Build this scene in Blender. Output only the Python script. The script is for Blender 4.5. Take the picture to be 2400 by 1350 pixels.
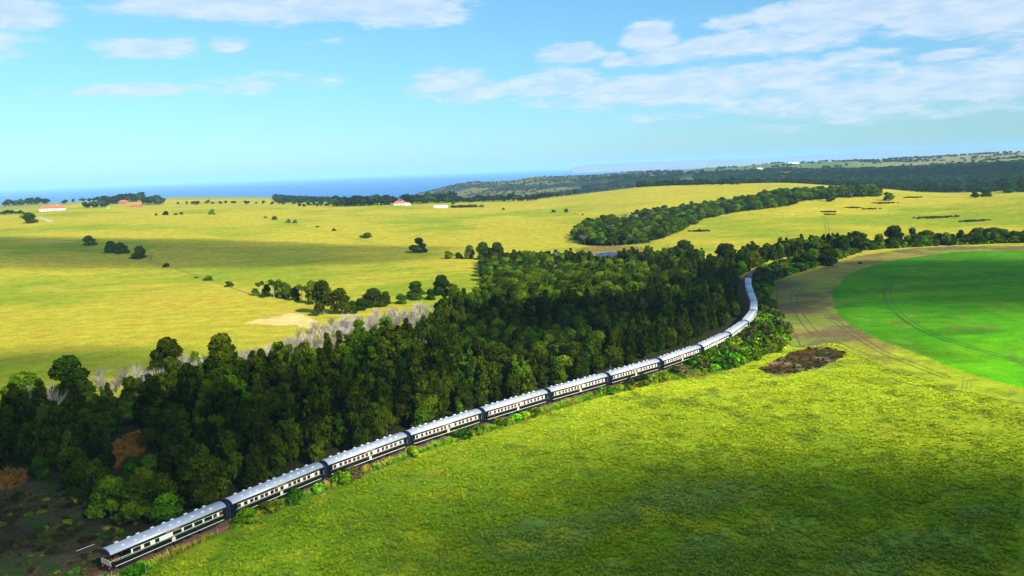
import bpy, math, random
import numpy as np
from mathutils import Vector, Matrix, Euler

# ------------------------------------------------------------------ clear
for o in list(bpy.data.objects):
    bpy.data.objects.remove(o)
SC = bpy.context.scene
COL = SC.collection
rng = np.random.default_rng(11)
random.seed(5)
R = math.radians

# ------------------------------------------------------------------ camera
F = 1900.0                    # focal length in pixels of the 2400 wide photograph
CAMH = 62.0
HL, HR = 441.0, 352.0         # horizon height at the left and right edge
ROLL = math.atan((HL - HR) / 2400)
PITCH = math.atan((675 - (HL + HR) / 2) * math.cos(ROLL) / F)
cam = bpy.data.cameras.new('camera')
cam.lens = 36 * F / 2400
cam.sensor_width = 36
cam.clip_start = 1.0
cam.clip_end = 300000
camo = bpy.data.objects.new('camera', cam)
COL.objects.link(camo)
camo.matrix_world = Matrix.Translation((0, 0, CAMH)) @ Matrix.Rotation(R(90) - PITCH, 4, 'X') @ Matrix.Rotation(-ROLL, 4, 'Z')
SC.camera = camo

# ------------------------------------------------------------------ sun, sky, exposure
SUN_DIR = Vector((0.66, -0.75, 0)).normalized()
SUN_EL = R(34)
SUN_AZ = math.atan2(SUN_DIR.x, SUN_DIR.y)
sd = Vector((SUN_DIR.x * math.cos(SUN_EL), SUN_DIR.y * math.cos(SUN_EL), math.sin(SUN_EL)))
sl = bpy.data.lights.new('sun', 'SUN')
sl.energy = 5.0
sl.angle = R(0.5)
sl.color = (1.0, 0.95, 0.84)
so = bpy.data.objects.new('sun', sl)
so.rotation_euler = (-sd).to_track_quat('-Z', 'Y').to_euler()
so.location = sd * 500
COL.objects.link(so)
SC.view_settings.view_transform = 'Standard'
SC.view_settings.look = 'None'
SC.view_settings.exposure = 0.75
SC.view_settings.gamma = 1.0
SC.view_settings.use_curve_mapping = False
SC.render.engine = 'CYCLES'
SC.cycles.use_denoising = True
SC.cycles.max_bounces = 6
SC.cycles.diffuse_bounces = 3
SC.cycles.volume_bounces = 1
SC.cycles.transparent_max_bounces = 12
SC.cycles.volume_step_rate = 4.0


def pix_dir(px, py):
    x = px - 1200.0
    y = 675.0 - py
    c, s = math.cos(-ROLL), math.sin(-ROLL)
    xr, yr = c * x - s * y, s * x + c * y
    d = np.array([xr, F * math.cos(PITCH) + yr * math.sin(PITCH), yr * math.cos(PITCH) - F * math.sin(PITCH)])
    return d / np.linalg.norm(d)


class NT:
    """small helper for building node trees"""
    def __init__(s, nt):
        s.nt = nt
        nt.nodes.clear()

    def n(s, typ, **kw):
        nd = s.nt.nodes.new(typ)
        ins = kw.pop('ins', None)
        for k, v in kw.items():
            setattr(nd, k, v)
        if ins:
            for k, v in ins.items():
                if isinstance(v, bpy.types.NodeSocket):
                    s.nt.links.new(v, nd.inputs[k])
                else:
                    nd.inputs[k].default_value = v
        return nd

    def l(s, a, b):
        s.nt.links.new(a, b)

    def math(s, op, a, b=0.0, clamp=False):
        return s.n('ShaderNodeMath', operation=op, use_clamp=clamp, ins={0: a, 1: b}).outputs[0]

    def mix(s, fac, a, b, blend='MIX'):
        nd = s.n('ShaderNodeMix', data_type='RGBA', blend_type=blend)
        for k, v in ((0, fac), (6, a), (7, b)):
            if isinstance(v, bpy.types.NodeSocket):
                s.l(v, nd.inputs[k])
            else:
                nd.inputs[k].default_value = v if k == 0 else (*v, 1) if len(v) == 3 else v
        return nd.outputs[2]

    def noise(s, vec, scale, detail=3, rough=0.5, dist=0.0):
        return s.n('ShaderNodeTexNoise', ins={'Vector': vec, 'Scale': scale, 'Detail': detail, 'Roughness': rough, 'Distortion': dist}).outputs[0]

    def ramp(s, v, lo, hi, a=0.0, b=1.0, smooth=True):
        return s.n('ShaderNodeMapRange', interpolation_type='SMOOTHSTEP' if smooth else 'LINEAR', ins={0: v, 1: lo, 2: hi, 3: a, 4: b}).outputs[0]


# world
SKY_TINT = (0.58, 0.94, 1.08)
W = bpy.data.worlds.new('World')
SC.world = W
W.use_nodes = True
w = NT(W.node_tree)
out = w.n('ShaderNodeOutputWorld')
bg = w.n('ShaderNodeBackground', ins={'Strength': 0.09})
sky = w.n('ShaderNodeTexSky', sky_type='NISHITA', sun_disc=False, sun_elevation=SUN_EL, sun_rotation=SUN_AZ,
          altitude=150, air_density=1.0, dust_density=0.35, ozone_density=2.0)
tc = w.n('ShaderNodeTexCoord')
sx = w.n('ShaderNodeSeparateXYZ', ins={0: tc.outputs['Generated']})
az = w.math('ARCTAN2', sx.outputs[0], sx.outputs[1])
hyp = w.math('SQRT', w.math('ADD', w.math('MULTIPLY', sx.outputs[0], sx.outputs[0]), w.math('MULTIPLY', sx.outputs[1], sx.outputs[1])))
el = w.math('ARCTAN2', sx.outputs[2], hyp)
azd = w.math('MULTIPLY', az, 57.29578)
eld = w.math('MULTIPLY', el, 57.29578)
v = w.n('ShaderNodeCombineXYZ', ins={0: azd, 1: eld}).outputs[0]
vs = w.n('ShaderNodeVectorMath', operation='MULTIPLY', ins={0: v, 1: (0.42, 1.5, 1)}).outputs[0]
nz = w.noise(vs, 0.9, 8, 0.62, 0.3)
nz2 = w.noise(vs, 0.28, 3, 0.5)
warp = w.n('ShaderNodeTexNoise', ins={'Vector': vs, 'Scale': 0.55, 'Detail': 3.0}).outputs[1]
wv = w.n('ShaderNodeVectorMath', operation='MULTIPLY_ADD', ins={0: warp, 1: (2.4, 0.9, 0), 2: v}).outputs[0]
wv = w.n('ShaderNodeVectorMath', operation='SUBTRACT', ins={0: wv, 1: (1.2, 0.45, 0)}).outputs[0]
# cloud banks: pixel centre, half sizes (pixels), strength
CL = [(700, 10, 400, 34, 1.0), (960, 28, 130, 34, 1.0), (30, 30, 110, 34, .8), (345, 112, 105, 24, .8), (530, 104, 60, 18, .6), (760, 98, 90, 12, .3),
      (300, 212, 170, 16, .6), (600, 196, 230, 26, .45), (1050, 195, 110, 32, .75), (1115, 215, 110, 28, .65),
      (1340, 128, 85, 25, .8), (1525, 86, 70, 32, 1.0), (1440, 140, 40, 20, .75), (1580, 125, 100, 24, .75), (1500, 140, 50, 20, .5),
      (1730, 100, 150, 30, .75), (1900, 85, 140, 34, .7), (1960, 30, 180, 46, .95), (2150, 5, 200, 32, .9), (2260, 42, 160, 36, .85), (2360, 15, 120, 60, .9),
      (1720, 52, 70, 18, .7), (1810, 18, 34, 16, .7), (2020, 128, 90, 13, .7), (2225, 128, 80, 14, .75), (1860, 142, 60, 13, .6),
      (1640, 200, 430, 40, .74), (2100, 210, 460, 50, .68), (1300, 200, 130, 34, .7), (1700, 264, 400, 16, .42), (2150, 265, 420, 24, .4),
      (650, 340, 330, 8, .22), (2700, 120, 300, 90, .9), (-300, 90, 260, 50, .8)]
acc = None
for (cx, cy, wx, wy, st) in CL:
    d = pix_dir(cx, cy)
    a0, e0 = math.degrees(math.atan2(d[0], d[1])), math.degrees(math.asin(d[2]))
    t = w.n('ShaderNodeVectorMath', operation='SUBTRACT', ins={0: wv, 1: (a0, e0, 0)}).outputs[0]
    k = 57.29578 / F
    # the banks lie level in the photograph, which is rolled against the horizon
    cr, sr = math.cos(ROLL), math.sin(ROLL)
    rr = w.n('ShaderNodeVectorRotate', rotation_type='Z_AXIS', ins={'Vector': t, 'Angle': -ROLL}).outputs[0]
    t = w.n('ShaderNodeVectorMath', operation='MULTIPLY', ins={0: rr, 1: (1 / (wx * 1.15 * k), 1 / (wy * 1.2 * k), 0)}).outputs[0]
    ln = w.n('ShaderNodeVectorMath', operation='LENGTH', ins={0: t}).outputs['Value']
    m = w.ramp(ln, 1.35, 0.25, 0.0, st)
    acc = m if acc is None else w.math('MAXIMUM', acc, m)
# scattered cloud elsewhere (up and behind), as the sky in view implies
gen = w.math('MULTIPLY', w.ramp(nz2, 0.5, 0.68), w.ramp(eld, 15, 24))
acc = w.math('MAXIMUM', acc, w.math('MULTIPLY', gen, 0.9))
dens = w.math('ADD', w.math('MULTIPLY', acc, 1.5), w.math('MULTIPLY', w.math('SUBTRACT', nz, 0.5), 1.7))
dens = w.math('MULTIPLY', w.ramp(dens, 0.28, 1.05), w.ramp(acc, 0.0, 0.3))
ccol = w.mix(w.ramp(nz, 0.35, 0.7), (4.1, 5.1, 6.6), (5.7, 6.1, 6.7))
skyt = w.mix(w.ramp(eld, -1.0, 13.0), (0.44, 0.72, 0.98), SKY_TINT)
skyc = w.mix(1.0, sky.outputs[0], skyt, 'MULTIPLY')
fin = w.mix(w.math('MULTIPLY', dens, 0.74), skyc, ccol)
w.l(fin, bg.inputs[0])
w.l(bg.outputs[0], out.inputs[0])
W.cycles.sampling_method = 'MANUAL'
W.cycles.sample_map_resolution = 512


# ------------------------------------------------------------------ materials
def mat(name, color, rough=0.7, metal=0.0, var=0.12, scale=3.0, spec=0.3, bump=0.0, emit=0.0):
    m = bpy.data.materials.new(name)
    m.use_nodes = True
    t = NT(m.node_tree)
    o = t.n('ShaderNodeOutputMaterial')
    b = t.n('ShaderNodeBsdfPrincipled', ins={'Roughness': rough, 'Metallic': metal, 'Specular IOR Level': spec})
    tc = t.n('ShaderNodeTexCoord')
    nz = t.noise(tc.outputs['Object'], scale, 4, 0.6)
    c1 = tuple(c * (1 - var) for c in color)
    c2 = tuple(min(1, c * (1 + var)) for c in color)
    t.l(t.mix(nz, c1, c2), b.inputs['Base Color'])
    if bump:
        bp = t.n('ShaderNodeBump', ins={'Strength': bump, 'Distance': 0.05, 'Height': nz})
        t.l(bp.outputs[0], b.inputs['Normal'])
    if emit:
        b.inputs['Emission Color'].default_value = (*color, 1)
        b.inputs['Emission Strength'].default_value = emit
    t.l(b.outputs[0], o.inputs[0])
    return m


def leaf_mat(name, dark, light, hue=0.05, sat=1.0):
    """foliage: colour varies from tree to tree and from tuft to tuft, a little light passes through"""
    m = bpy.data.materials.new(name)
    m.use_nodes = True
    t = NT(m.node_tree)
    o = t.n('ShaderNodeOutputMaterial')
    oi = t.n('ShaderNodeObjectInfo')
    at = t.n('ShaderNodeAttribute', attribute_name='tuft')
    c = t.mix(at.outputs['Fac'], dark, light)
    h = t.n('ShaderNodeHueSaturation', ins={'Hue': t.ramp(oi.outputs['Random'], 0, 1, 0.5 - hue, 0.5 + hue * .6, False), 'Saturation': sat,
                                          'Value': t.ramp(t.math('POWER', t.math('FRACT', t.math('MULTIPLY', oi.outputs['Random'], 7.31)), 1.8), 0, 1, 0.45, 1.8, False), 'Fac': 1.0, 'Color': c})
    d = t.n('ShaderNodeBsdfDiffuse', ins={'Color': h.outputs[0]})
    tr = t.n('ShaderNodeBsdfTranslucent', ins={'Color': h.outputs[0]})
    mx = t.n('ShaderNodeMixShader', ins={0: 0.14, 1: d.outputs[0], 2: tr.outputs[0]})
    t.l(mx.outputs[0], o.inputs[0])
    return m


M = {}
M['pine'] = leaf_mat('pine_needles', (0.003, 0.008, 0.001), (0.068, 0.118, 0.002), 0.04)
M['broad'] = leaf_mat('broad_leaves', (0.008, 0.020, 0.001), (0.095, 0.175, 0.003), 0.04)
M['farleaf'] = leaf_mat('far_leaves', (0.006, 0.020, 0.012), (0.028, 0.055, 0.020), 0.04)
M['scrub'] = leaf_mat('scrub_leaves', (0.025, 0.030, 0.008), (0.10, 0.10, 0.025), 0.06)
M['shrub'] = leaf_mat('shrub_leaves', (0.02, 0.07, 0.002), (0.15, 0.34, 0.006), 0.06)
M['grass'] = leaf_mat('grass_blades', (0.75, 0.75, 0.7), (1.3, 1.3, 1.1), 0.012)
for _n in M['grass'].node_tree.nodes:
    if _n.type == 'MAP_RANGE' and _n.inputs[4].default_value > 1.5:
        _n.inputs[3].default_value, _n.inputs[4].default_value = .85, 1.25
_t = NT.__new__(NT)
_t.nt = M['grass'].node_tree
_a = _t.n('ShaderNodeAttribute', attribute_name='gcol', attribute_type='INSTANCER')
_h = [n_ for n_ in _t.nt.nodes if n_.type == 'HUE_SAT'][0]
_src = _h.inputs['Color'].links[0].from_socket
_t.l(_t.mix(1.0, _src, _a.outputs['Color'], 'MULTIPLY'), _h.inputs['Color'])
M['deadtwig'] = leaf_mat('dead_twigs', (0.23, 0.205, 0.18), (0.44, 0.40, 0.36), 0.02)
M['bark'] = mat('bark', (0.10, 0.075, 0.055), 0.9, var=0.4, scale=2)
M['palebark'] = mat('pale_bark', (0.38, 0.34, 0.30), 0.9, var=0.3, scale=2)
M['body'] = mat('dark_green_coach_paint', (0.003, 0.009, 0.006), 0.3, var=0.2, spec=0.3)
M['cream'] = mat('cream_coach_paint', (0.78, 0.73, 0.58), 0.45, var=0.05)
M['roof'] = mat('silver_roof_paint', (0.50, 0.52, 0.56), 0.42, metal=0.25, var=0.16, scale=0.9, spec=0.5)
M['ventpaint'] = mat('pale_vent_paint', (0.60, 0.61, 0.63), 0.5, var=0.08)
M['navy'] = mat('navy_canvas', (0.008, 0.012, 0.05), 0.7, var=0.2)
M['maroon'] = mat('maroon_blind', (0.12, 0.008, 0.016), 0.5, var=0.15)
M['glass'] = mat('dark_window_glass', (0.008, 0.010, 0.012), 0.12, var=0.3, spec=0.6)
M['steel'] = mat('dark_underframe_steel', (0.012, 0.011, 0.010), 0.6, var=0.3)
M['wheel'] = mat('wheel_steel', (0.06, 0.045, 0.035), 0.5, metal=0.5, var=0.3)
M['gold'] = mat('gold_lettering', (0.62, 0.40, 0.12), 0.5, var=0.05)
M['goldpale'] = mat('crest_gilding', (0.62, 0.60, 0.40), 0.5, var=0.2, scale=14)
M['red'] = mat('red_tail_lamp', (0.7, 0.02, 0.05), 0.4, var=0.05)
M['rail'] = mat('rail_steel', (0.22, 0.16, 0.13), 0.4, metal=0.6, var=0.2)
M['sleeper'] = mat('sleeper_wood', (0.10, 0.06, 0.045), 0.9, var=0.3)
M['white'] = mat('white_paint', (0.78, 0.78, 0.76), 0.6, var=0.06)
M['whitewall'] = mat('whitewashed_wall', (0.72, 0.70, 0.66), 0.8, var=0.08, scale=0.6)
M['redroof'] = mat('red_tiled_roof', (0.62, 0.13, 0.09), 0.7, var=0.15, scale=1)
M['terra'] = mat('terracotta_wall', (0.42, 0.17, 0.09), 0.8, var=0.12, scale=1)
M['post'] = mat('weathered_post', (0.22, 0.18, 0.14), 0.9, var=0.3)
M['loco'] = mat('locomotive_navy_paint', (0.012, 0.014, 0.07), 0.35, var=0.15, spec=0.5)
M['cow'] = mat('dark_cattle_hide', (0.02, 0.013, 0.01), 0.8, var=0.3)
M['cowred'] = mat('russet_cattle_hide', (0.20, 0.06, 0.025), 0.8, var=0.3)
M['sign'] = mat('white_sign_enamel', (0.8, 0.8, 0.8), 0.4, var=0.03)
M['wood'] = mat('varnished_wood', (0.16, 0.05, 0.02), 0.5, var=0.2)


def ground_mat(name, bump=0.5, gscale=1.0, tuft=0.45):
    m = bpy.data.materials.new(name)
    m.use_nodes = True
    t = NT(m.node_tree)
    o = t.n('ShaderNodeOutputMaterial')
    b = t.n('ShaderNodeBsdfPrincipled', ins={'Roughness': 0.95, 'Specular IOR Level': 0.05})
    a = t.n('ShaderNodeAttribute', attribute_name='Col')
    tc = t.n('ShaderNodeTexCoord')
    P = tc.outputs['Object']
    n1 = t.noise(P, 0.9 * gscale, 4, 0.65)
    n2 = t.noise(P, 0.16 * gscale, 4, 0.6)
    n3 = t.noise(P, 0.022 * gscale, 5, 0.6, 0.6)
    st = t.n('ShaderNodeMapping', ins={'Vector': P, 'Scale': (0.35, 1.6, 1), 'Rotation': (0, 0, R(-52))}).outputs[0]
    n4 = t.noise(st, 0.09 * gscale, 4, 0.6)
    v1 = t.ramp(n1, 0.25, 0.75, 1 - tuft, 1 + tuft, False)
    v2 = t.ramp(n2, 0.3, 0.7, 0.78, 1.2, False)
    v4 = t.ramp(n4, 0.3, 0.7, 0.86, 1.12, False)
    vv = t.math('MULTIPLY', t.math('MULTIPLY', v1, v2), v4)
    c = t.n('ShaderNodeVectorMath', operation='SCALE', ins={0: a.outputs['Color'], 'Scale': vv}).outputs[0]
    h = t.n('ShaderNodeHueSaturation', ins={'Hue': t.ramp(n3, 0.3, 0.7, 0.487, 0.517, False), 'Saturation': 1.0, 'Value': t.ramp(n3, 0.3, 0.7, 1.08, 0.92, False), 'Fac': 1.0, 'Color': c})
    t.l(h.outputs[0], b.inputs['Base Color'])
    hgt = t.math('ADD', t.math('MULTIPLY', n1, 0.5), n2)
    bp = t.n('ShaderNodeBump', ins={'Strength': bump, 'Distance': 0.4, 'Height': hgt})
    t.l(bp.outputs[0], b.inputs['Normal'])
    t.l(b.outputs[0], o.inputs[0])
    return m


M['pasture'] = ground_mat('pasture_grass', 0.45, 1.0, 0.36)
M['crop'] = ground_mat('young_green_crop', 0.25, 1.0, 0.25)
M['stubble'] = ground_mat('stubble_and_soil', 0.5, 1.6, 0.45)
M['forest_floor'] = ground_mat('leaf_litter', 0.5, 1.5, 0.5)
M['scrubland'] = ground_mat('coastal_scrub', 0.6, 0.12, 0.5)

# ------------------------------------------------------------------ terrain shape


def az_of(px):
    hy = HL + (HR - HL) * px / 2400
    d = pix_dir(px, hy)
    return math.atan2(d[0], d[1])


def z_of(px, py, r):
    d = pix_dir(px, py)
    return CAMH + d[2] / math.hypot(d[0], d[1]) * r


SEA = -75.0
# columns: pixel x -> profile of (distance, pixel y) or (distance, None, height); 0 height out to the first knot
COLS = {
    0: [(620, None, 0), (800, 586), (1000, 549), (1450, 504), (1700, 498), (2100, None, 8), (2300, 486), (2900, 475), (3400, None, -78)],
    200: [(620, None, 0), (1000, 537), (1400, 489), (1700, 484), (2000, None, 12), (2700, 466), (3100, None, -78)],
    400: [(640, None, 0), (1000, 528), (1400, 484), (1700, None, 8), (2500, 461), (2700, 459), (3100, None, -78)],
    650: [(700, None, 0), (1400, 480), (1700, None, 5), (2500, 461), (2700, 461), (3100, None, -78)],
    800: [(750, None, 0), (1350, 480), (1650, None, 5), (2100, None, 0), (2300, 468), (2800, None, -78)],
    950: [(750, None, 0), (1350, 482), (1700, None, 5), (2300, None, -30), (3000, None, -60), (3600, 460), (4300, None, -78)],
    1030: [(780, None, 0), (1350, 480), (1700, None, 3), (2300, None, -35), (3100, None, -45), (3750, 436), (4300, None, -50), (4700, None, -78)],
    1100: [(800, None, 0), (1350, 479), (1700, None, 0), (2300, None, -40), (3200, 455), (3900, 421), (4300, None, -20), (4900, None, -78)],
    1300: [(800, None, 0), (1450, 468), (1800, None, 0), (2400, None, -40), (3200, 440), (4000, 405), (4700, None, -78)],
    1500: [(800, None, 0), (1300, 455), (1600, 435), (1900, None, 8), (2600, None, -30), (3400, 415), (4200, 398), (5100, None, -78)],
    1650: [(900, None, 0), (1400, 440), (1650, 429), (1900, None, 8), (2500, None, -10), (3200, 409), (4200, 398), (4900, 392), (5800, None, -78)],
    1850: [(900, None, 0), (1350, 432), (1600, 425), (1850, None, 4), (2300, None, -12), (3000, 412), (3800, 393), (5000, 380), (5600, None, 20), (6500, None, -78)],
    2060: [(1000, None, 0), (1250, 446), (1420, 436), (1700, None, -6), (2300, None, -10), (2900, 415), (3600, 393), (5000, 375), (5500, 372), (7000, None, -78)],
    2250: [(900, None, 0), (1200, 456), (1500, None, -10), (2000, None, -12), (2600, 422), (3400, 393), (5000, 367), (5600, 363), (8000, None, 20)],
    2400: [(800, None, 0), (1150, 451), (1400, None, -8), (1900, None, -8), (2500, 413), (3300, 389), (4800, 360), (5500, 354), (8000, None, 20)],
    2800: [(800, None, 0), (1150, 436), (1400, None, -8), (1900, None, -8), (2500, 396), (3300, 372), (4800, 343), (5500, 337), (8000, None, 20)],
}
LR = np.linspace(math.log(8), math.log(9000), 900)
AZ = np.linspace(-math.pi, math.pi, 1441)
colaz, prof = [], []
for px in sorted(COLS):
    rs, zs = [8.0, 400.0], [0.0, 0.0]
    for k in COLS[px]:
        rs.append(k[0])
        zs.append(k[2] if k[1] is None else z_of(px, k[1], k[0]))
    rs.append(9000)
    zs.append(zs[-1])
    p = np.interp(np.exp(LR), rs, zs)
    kern = np.exp(-0.5 * (np.arange(-24, 25) / 7.0) ** 2)
    kern /= kern.sum()
    p = np.convolve(np.pad(p, 24, mode='edge'), kern, 'valid')
    colaz.append(az_of(px))
    prof.append(p)
prof = np.array(prof)
ZG = np.empty((len(AZ), len(LR)))
for j in range(len(LR)):
    ZG[:, j] = np.interp(AZ, colaz, prof[:, j])
ka = np.exp(-0.5 * (np.arange(-12, 13) / 4.0) ** 2)
ka /= ka.sum()
ZP = np.pad(ZG, ((12, 12), (0, 0)), mode='wrap')
ZG = sum(ka[i] * ZP[i:i + len(AZ)] for i in range(25))


def vnoise(x, y, seed=0):
    """smooth value noise, numpy"""
    x = np.asarray(x, float)
    y = np.asarray(y, float)
    xi, yi = np.floor(x).astype(np.int64), np.floor(y).astype(np.int64)
    fx, fy = x - xi, y - yi
    fx, fy = fx * fx * (3 - 2 * fx), fy * fy * (3 - 2 * fy)

    def h(i, j):
        n = (i * 374761393 + j * 668265263 + seed * 974711) & 0xffffffff
        n = ((n ^ (n >> 13)) * 1274126177) & 0xffffffff
        return ((n ^ (n >> 16)) & 0xffff) / 65535.0
    a, b, c, d = h(xi, yi), h(xi + 1, yi), h(xi, yi + 1), h(xi + 1, yi + 1)
    return (a * (1 - fx) + b * fx) * (1 - fy) + (c * (1 - fx) + d * fx) * fy


def fbm(x, y, s, oct=4, seed=0):
    r, amp, tot = 0, 1.0, 0
    for o in range(oct):
        r = r + amp * vnoise(np.asarray(x) / s, np.asarray(y) / s, seed + o)
        tot += amp
        amp *= 0.5
        s = s / 2.03
    return r / tot


def zf(x, y):
    x = np.asarray(x, float)
    y = np.asarray(y, float)
    r = np.clip(np.hypot(x, y), 8.01, 8990)
    a = np.arctan2(x, y)
    fi = np.clip((a + math.pi) / (2 * math.pi) * (len(AZ) - 1), 0, len(AZ) - 1.001)
    fj = np.clip((np.log(r) - LR[0]) / (LR[-1] - LR[0]) * (len(LR) - 1), 0, len(LR) - 1.001)
    i, j = fi.astype(int), fj.astype(int)
    u, v = fi - i, fj - j
    z = (ZG[i, j] * (1 - u) + ZG[i + 1, j] * u) * (1 - v) + (ZG[i, j + 1] * (1 - u) + ZG[i + 1, j + 1] * u) * v
    amp = np.clip((r - 420) / 1500, 0, 1)
    z = z + amp * 5.5 * (fbm(x, y, 260, 3, 3) - 0.5)
    # gullied slopes of the headland and the gorge
    g = np.clip((r - 2700) / 500, 0, 1) * np.clip((5200 - r) / 600, 0, 1)
    z = z - g * 24 * np.abs(fbm(x, y, 420, 4, 9) - 0.5) * 2 + g * 5
    # small tussocky relief close by
    z = z + 0.25 * (fbm(x, y, 14, 2, 21) - 0.5) * np.clip((1500 - r) / 1500, 0, 1)
    return z


def at(px, py, rmax=8500):
    d = pix_dir(px, py)
    h = math.hypot(d[0], d[1])
    rs = np.exp(np.linspace(math.log(60), math.log(rmax), 2600))
    X, Y, Z = d[0] / h * rs, d[1] / h * rs, CAMH + d[2] / h * rs
    below = np.nonzero(Z <= zf(X, Y))[0]
    i = below[0] if len(below) else len(rs) - 1
    if i > 0:
        r0, r1 = rs[i - 1], rs[i]
        for _ in range(12):
            rm = 0.5 * (r0 + r1)
            if CAMH + d[2] / h * rm <= float(zf(d[0] / h * rm, d[1] / h * rm)):
                r1 = rm
            else:
                r0 = rm
        r = r1
    else:
        r = rs[0]
    x, y = d[0] / h * r, d[1] / h * r
    return np.array([x, y, float(zf(x, y))])


def poly(pts):
    return np.array([at(*p)[:2] for p in pts])


def inside(P, x, y):
    x = np.asarray(x, float)
    y = np.asarray(y, float)
    c = np.zeros(x.shape, bool)
    n = len(P)
    for i in range(n):
        x0, y0 = P[i]
        x1, y1 = P[(i + 1) % n]
        if y0 == y1:
            continue
        m = ((y0 > y) != (y1 > y)) & (x < (x1 - x0) * (y - y0) / (y1 - y0) + x0)
        c ^= m
    return c


def smooth_path(P, n=12, closed=False):
    """Catmull-Rom through points"""
    P = [np.asarray(p, float) for p in P]
    if closed:
        Q = [P[-1]] + P + [P[0], P[1]]
    else:
        Q = [2 * P[0] - P[1]] + P + [2 * P[-1] - P[-2]]
    out = []
    for i in range(1, len(Q) - 2):
        for k in range(n):
            t = k / n
            out.append(0.5 * ((2 * Q[i]) + (-Q[i - 1] + Q[i + 1]) * t + (2 * Q[i - 1] - 5 * Q[i] + 4 * Q[i + 1] - Q[i + 2]) * t * t + (-Q[i - 1] + 3 * Q[i] - 3 * Q[i + 1] + Q[i + 2]) * t ** 3))
    if not closed:
        out.append(P[-1])
    return np.array(out)


# ------------------------------------------------------------------ railway line on the ground
ROOFZ = 4.0
GAPS = [(235, 1290), (512, 1178), (742, 1083), (940, 1013), (1118, 958), (1278, 911), (1424, 872), (1547, 839), (1640, 808), (1704, 779),
        (1746, 752), (1768, 728), (1769, 705), (1761, 687), (1754, 668), (1750, 653)]
tp = []
for g in GAPS:
    d = pix_dir(*g)
    t = (ROOFZ + 0.55 - CAMH) / d[2]
    tp.append(np.array([d[0] * t, d[1] * t]))
back = tp[0] - tp[1]
back /= np.linalg.norm(back)
pre = [tp[0] + back * 50 + np.array([1, -6]), tp[0] + back * 25 + np.array([0.3, -1.6])]
post = [at(1762, 640)[:2], at(1795, 624)[:2], at(1840, 613)[:2], at(1890, 604)[:2], at(1950, 596)[:2], at(2020, 588)[:2]]
ctrl = pre + tp + post
for _ in range(2):   # even out reading errors
    c2 = [ctrl[0]] + [0.25 * ctrl[i - 1] + 0.5 * ctrl[i] + 0.25 * ctrl[i + 1] for i in range(1, len(ctrl) - 1)] + [ctrl[-1]]
    ctrl = [0.5 * a + 0.5 * b for a, b in zip(ctrl, c2)]
TRK = smooth_path(ctrl, 24)
TS = np.concatenate([[0], np.cumsum(np.linalg.norm(np.diff(TRK, axis=0), axis=1))])
RAILZ = 0.55      # head of rail above ground


def track(s):
    return np.array([np.interp(s, TS, TRK[:, 0]), np.interp(s, TS, TRK[:, 1])])


S0 = TS[np.argmin(np.linalg.norm(TRK - tp[0], axis=1))]


def track_dist(x, y):
    """signed distance to the line: positive on the right of the direction of travel"""
    pts = TRK[::4]
    x = np.asarray(x, float).ravel()
    y = np.asarray(y, float).ravel()
    best = np.full(x.shape, 1e9)
    sg = np.zeros(x.shape)
    for i in range(len(pts) - 1):
        a, b = pts[i], pts[i + 1]
        dd = b - a
        L2 = dd @ dd
        t = np.clip(((x - a[0]) * dd[0] + (y - a[1]) * dd[1]) / L2, 0, 1)
        ex, ey = x - a[0] - t * dd[0], y - a[1] - t * dd[1]
        D = np.hypot(ex, ey)
        m = D < best
        best[m] = D[m]
        sg[m] = np.sign(-(dd[0] * ey[m] - dd[1] * ex[m]))
    return best * np.where(sg == 0, 1, sg)


# ------------------------------------------------------------------ object helpers
def mesh_obj(name, V, Fc, m=None, parent=None, smooth=False, fmat=None, mats=None):
    me = bpy.data.meshes.new(name)
    me.from_pydata([tuple(v) for v in V], [], [tuple(f) for f in Fc])
    for mm in (mats or ([m] if m else [])):
        me.materials.append(mm)
    if fmat is not None:
        me.polygons.foreach_set('material_index', np.asarray(fmat, np.int32))
    if smooth:
        me.polygons.foreach_set('use_smooth', np.ones(len(me.polygons), bool))
    me.update()
    return link(name, me, parent)


def link(name, data, parent=None, loc=None, rz=None):
    o = bpy.data.objects.new(name, data)
    COL.objects.link(o)
    if parent is not None:
        o.parent = parent
    if loc is not None:
        o.location = loc
    if rz is not None:
        o.rotation_euler = (0, 0, rz)
    return o


def tag(o, label=None, cat=None, group=None, kind=None):
    if label:
        o['label'] = label
    if cat:
        o['category'] = cat
    if group:
        o['group'] = group
    if kind:
        o['kind'] = kind
    return o


def thing(name, label, cat, loc=(0, 0, 0), rz=0.0, group=None):
    o = link(name, None, None, loc, rz)
    o.empty_display_size = 0.5
    return tag(o, label, cat, group)


def fastmesh(name, V, Q, m, attr=None, smooth=False):
    """numpy mesh: V (n,3), Q (k,3|4)"""
    me = bpy.data.meshes.new(name)
    V = np.asarray(V, np.float32)
    Q = np.asarray(Q, np.int32)
    k = Q.shape[1]
    me.vertices.add(len(V))
    me.vertices.foreach_set('co', V.ravel())
    me.loops.add(Q.size)
    me.loops.foreach_set('vertex_index', Q.ravel())
    me.polygons.add(len(Q))
    me.polygons.foreach_set('loop_start', np.arange(0, Q.size, k, dtype=np.int32))
    me.polygons.foreach_set('loop_total', np.full(len(Q), k, np.int32))
    if smooth:
        me.polygons.foreach_set('use_smooth', np.ones(len(Q), bool))
    if m:
        me.materials.append(m)
    if attr is not None:
        a = me.attributes.new('tuft', 'FLOAT', 'POINT')
        a.data.foreach_set('value', np.asarray(attr, np.float32))
    me.update()
    me.validate()
    return me


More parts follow.
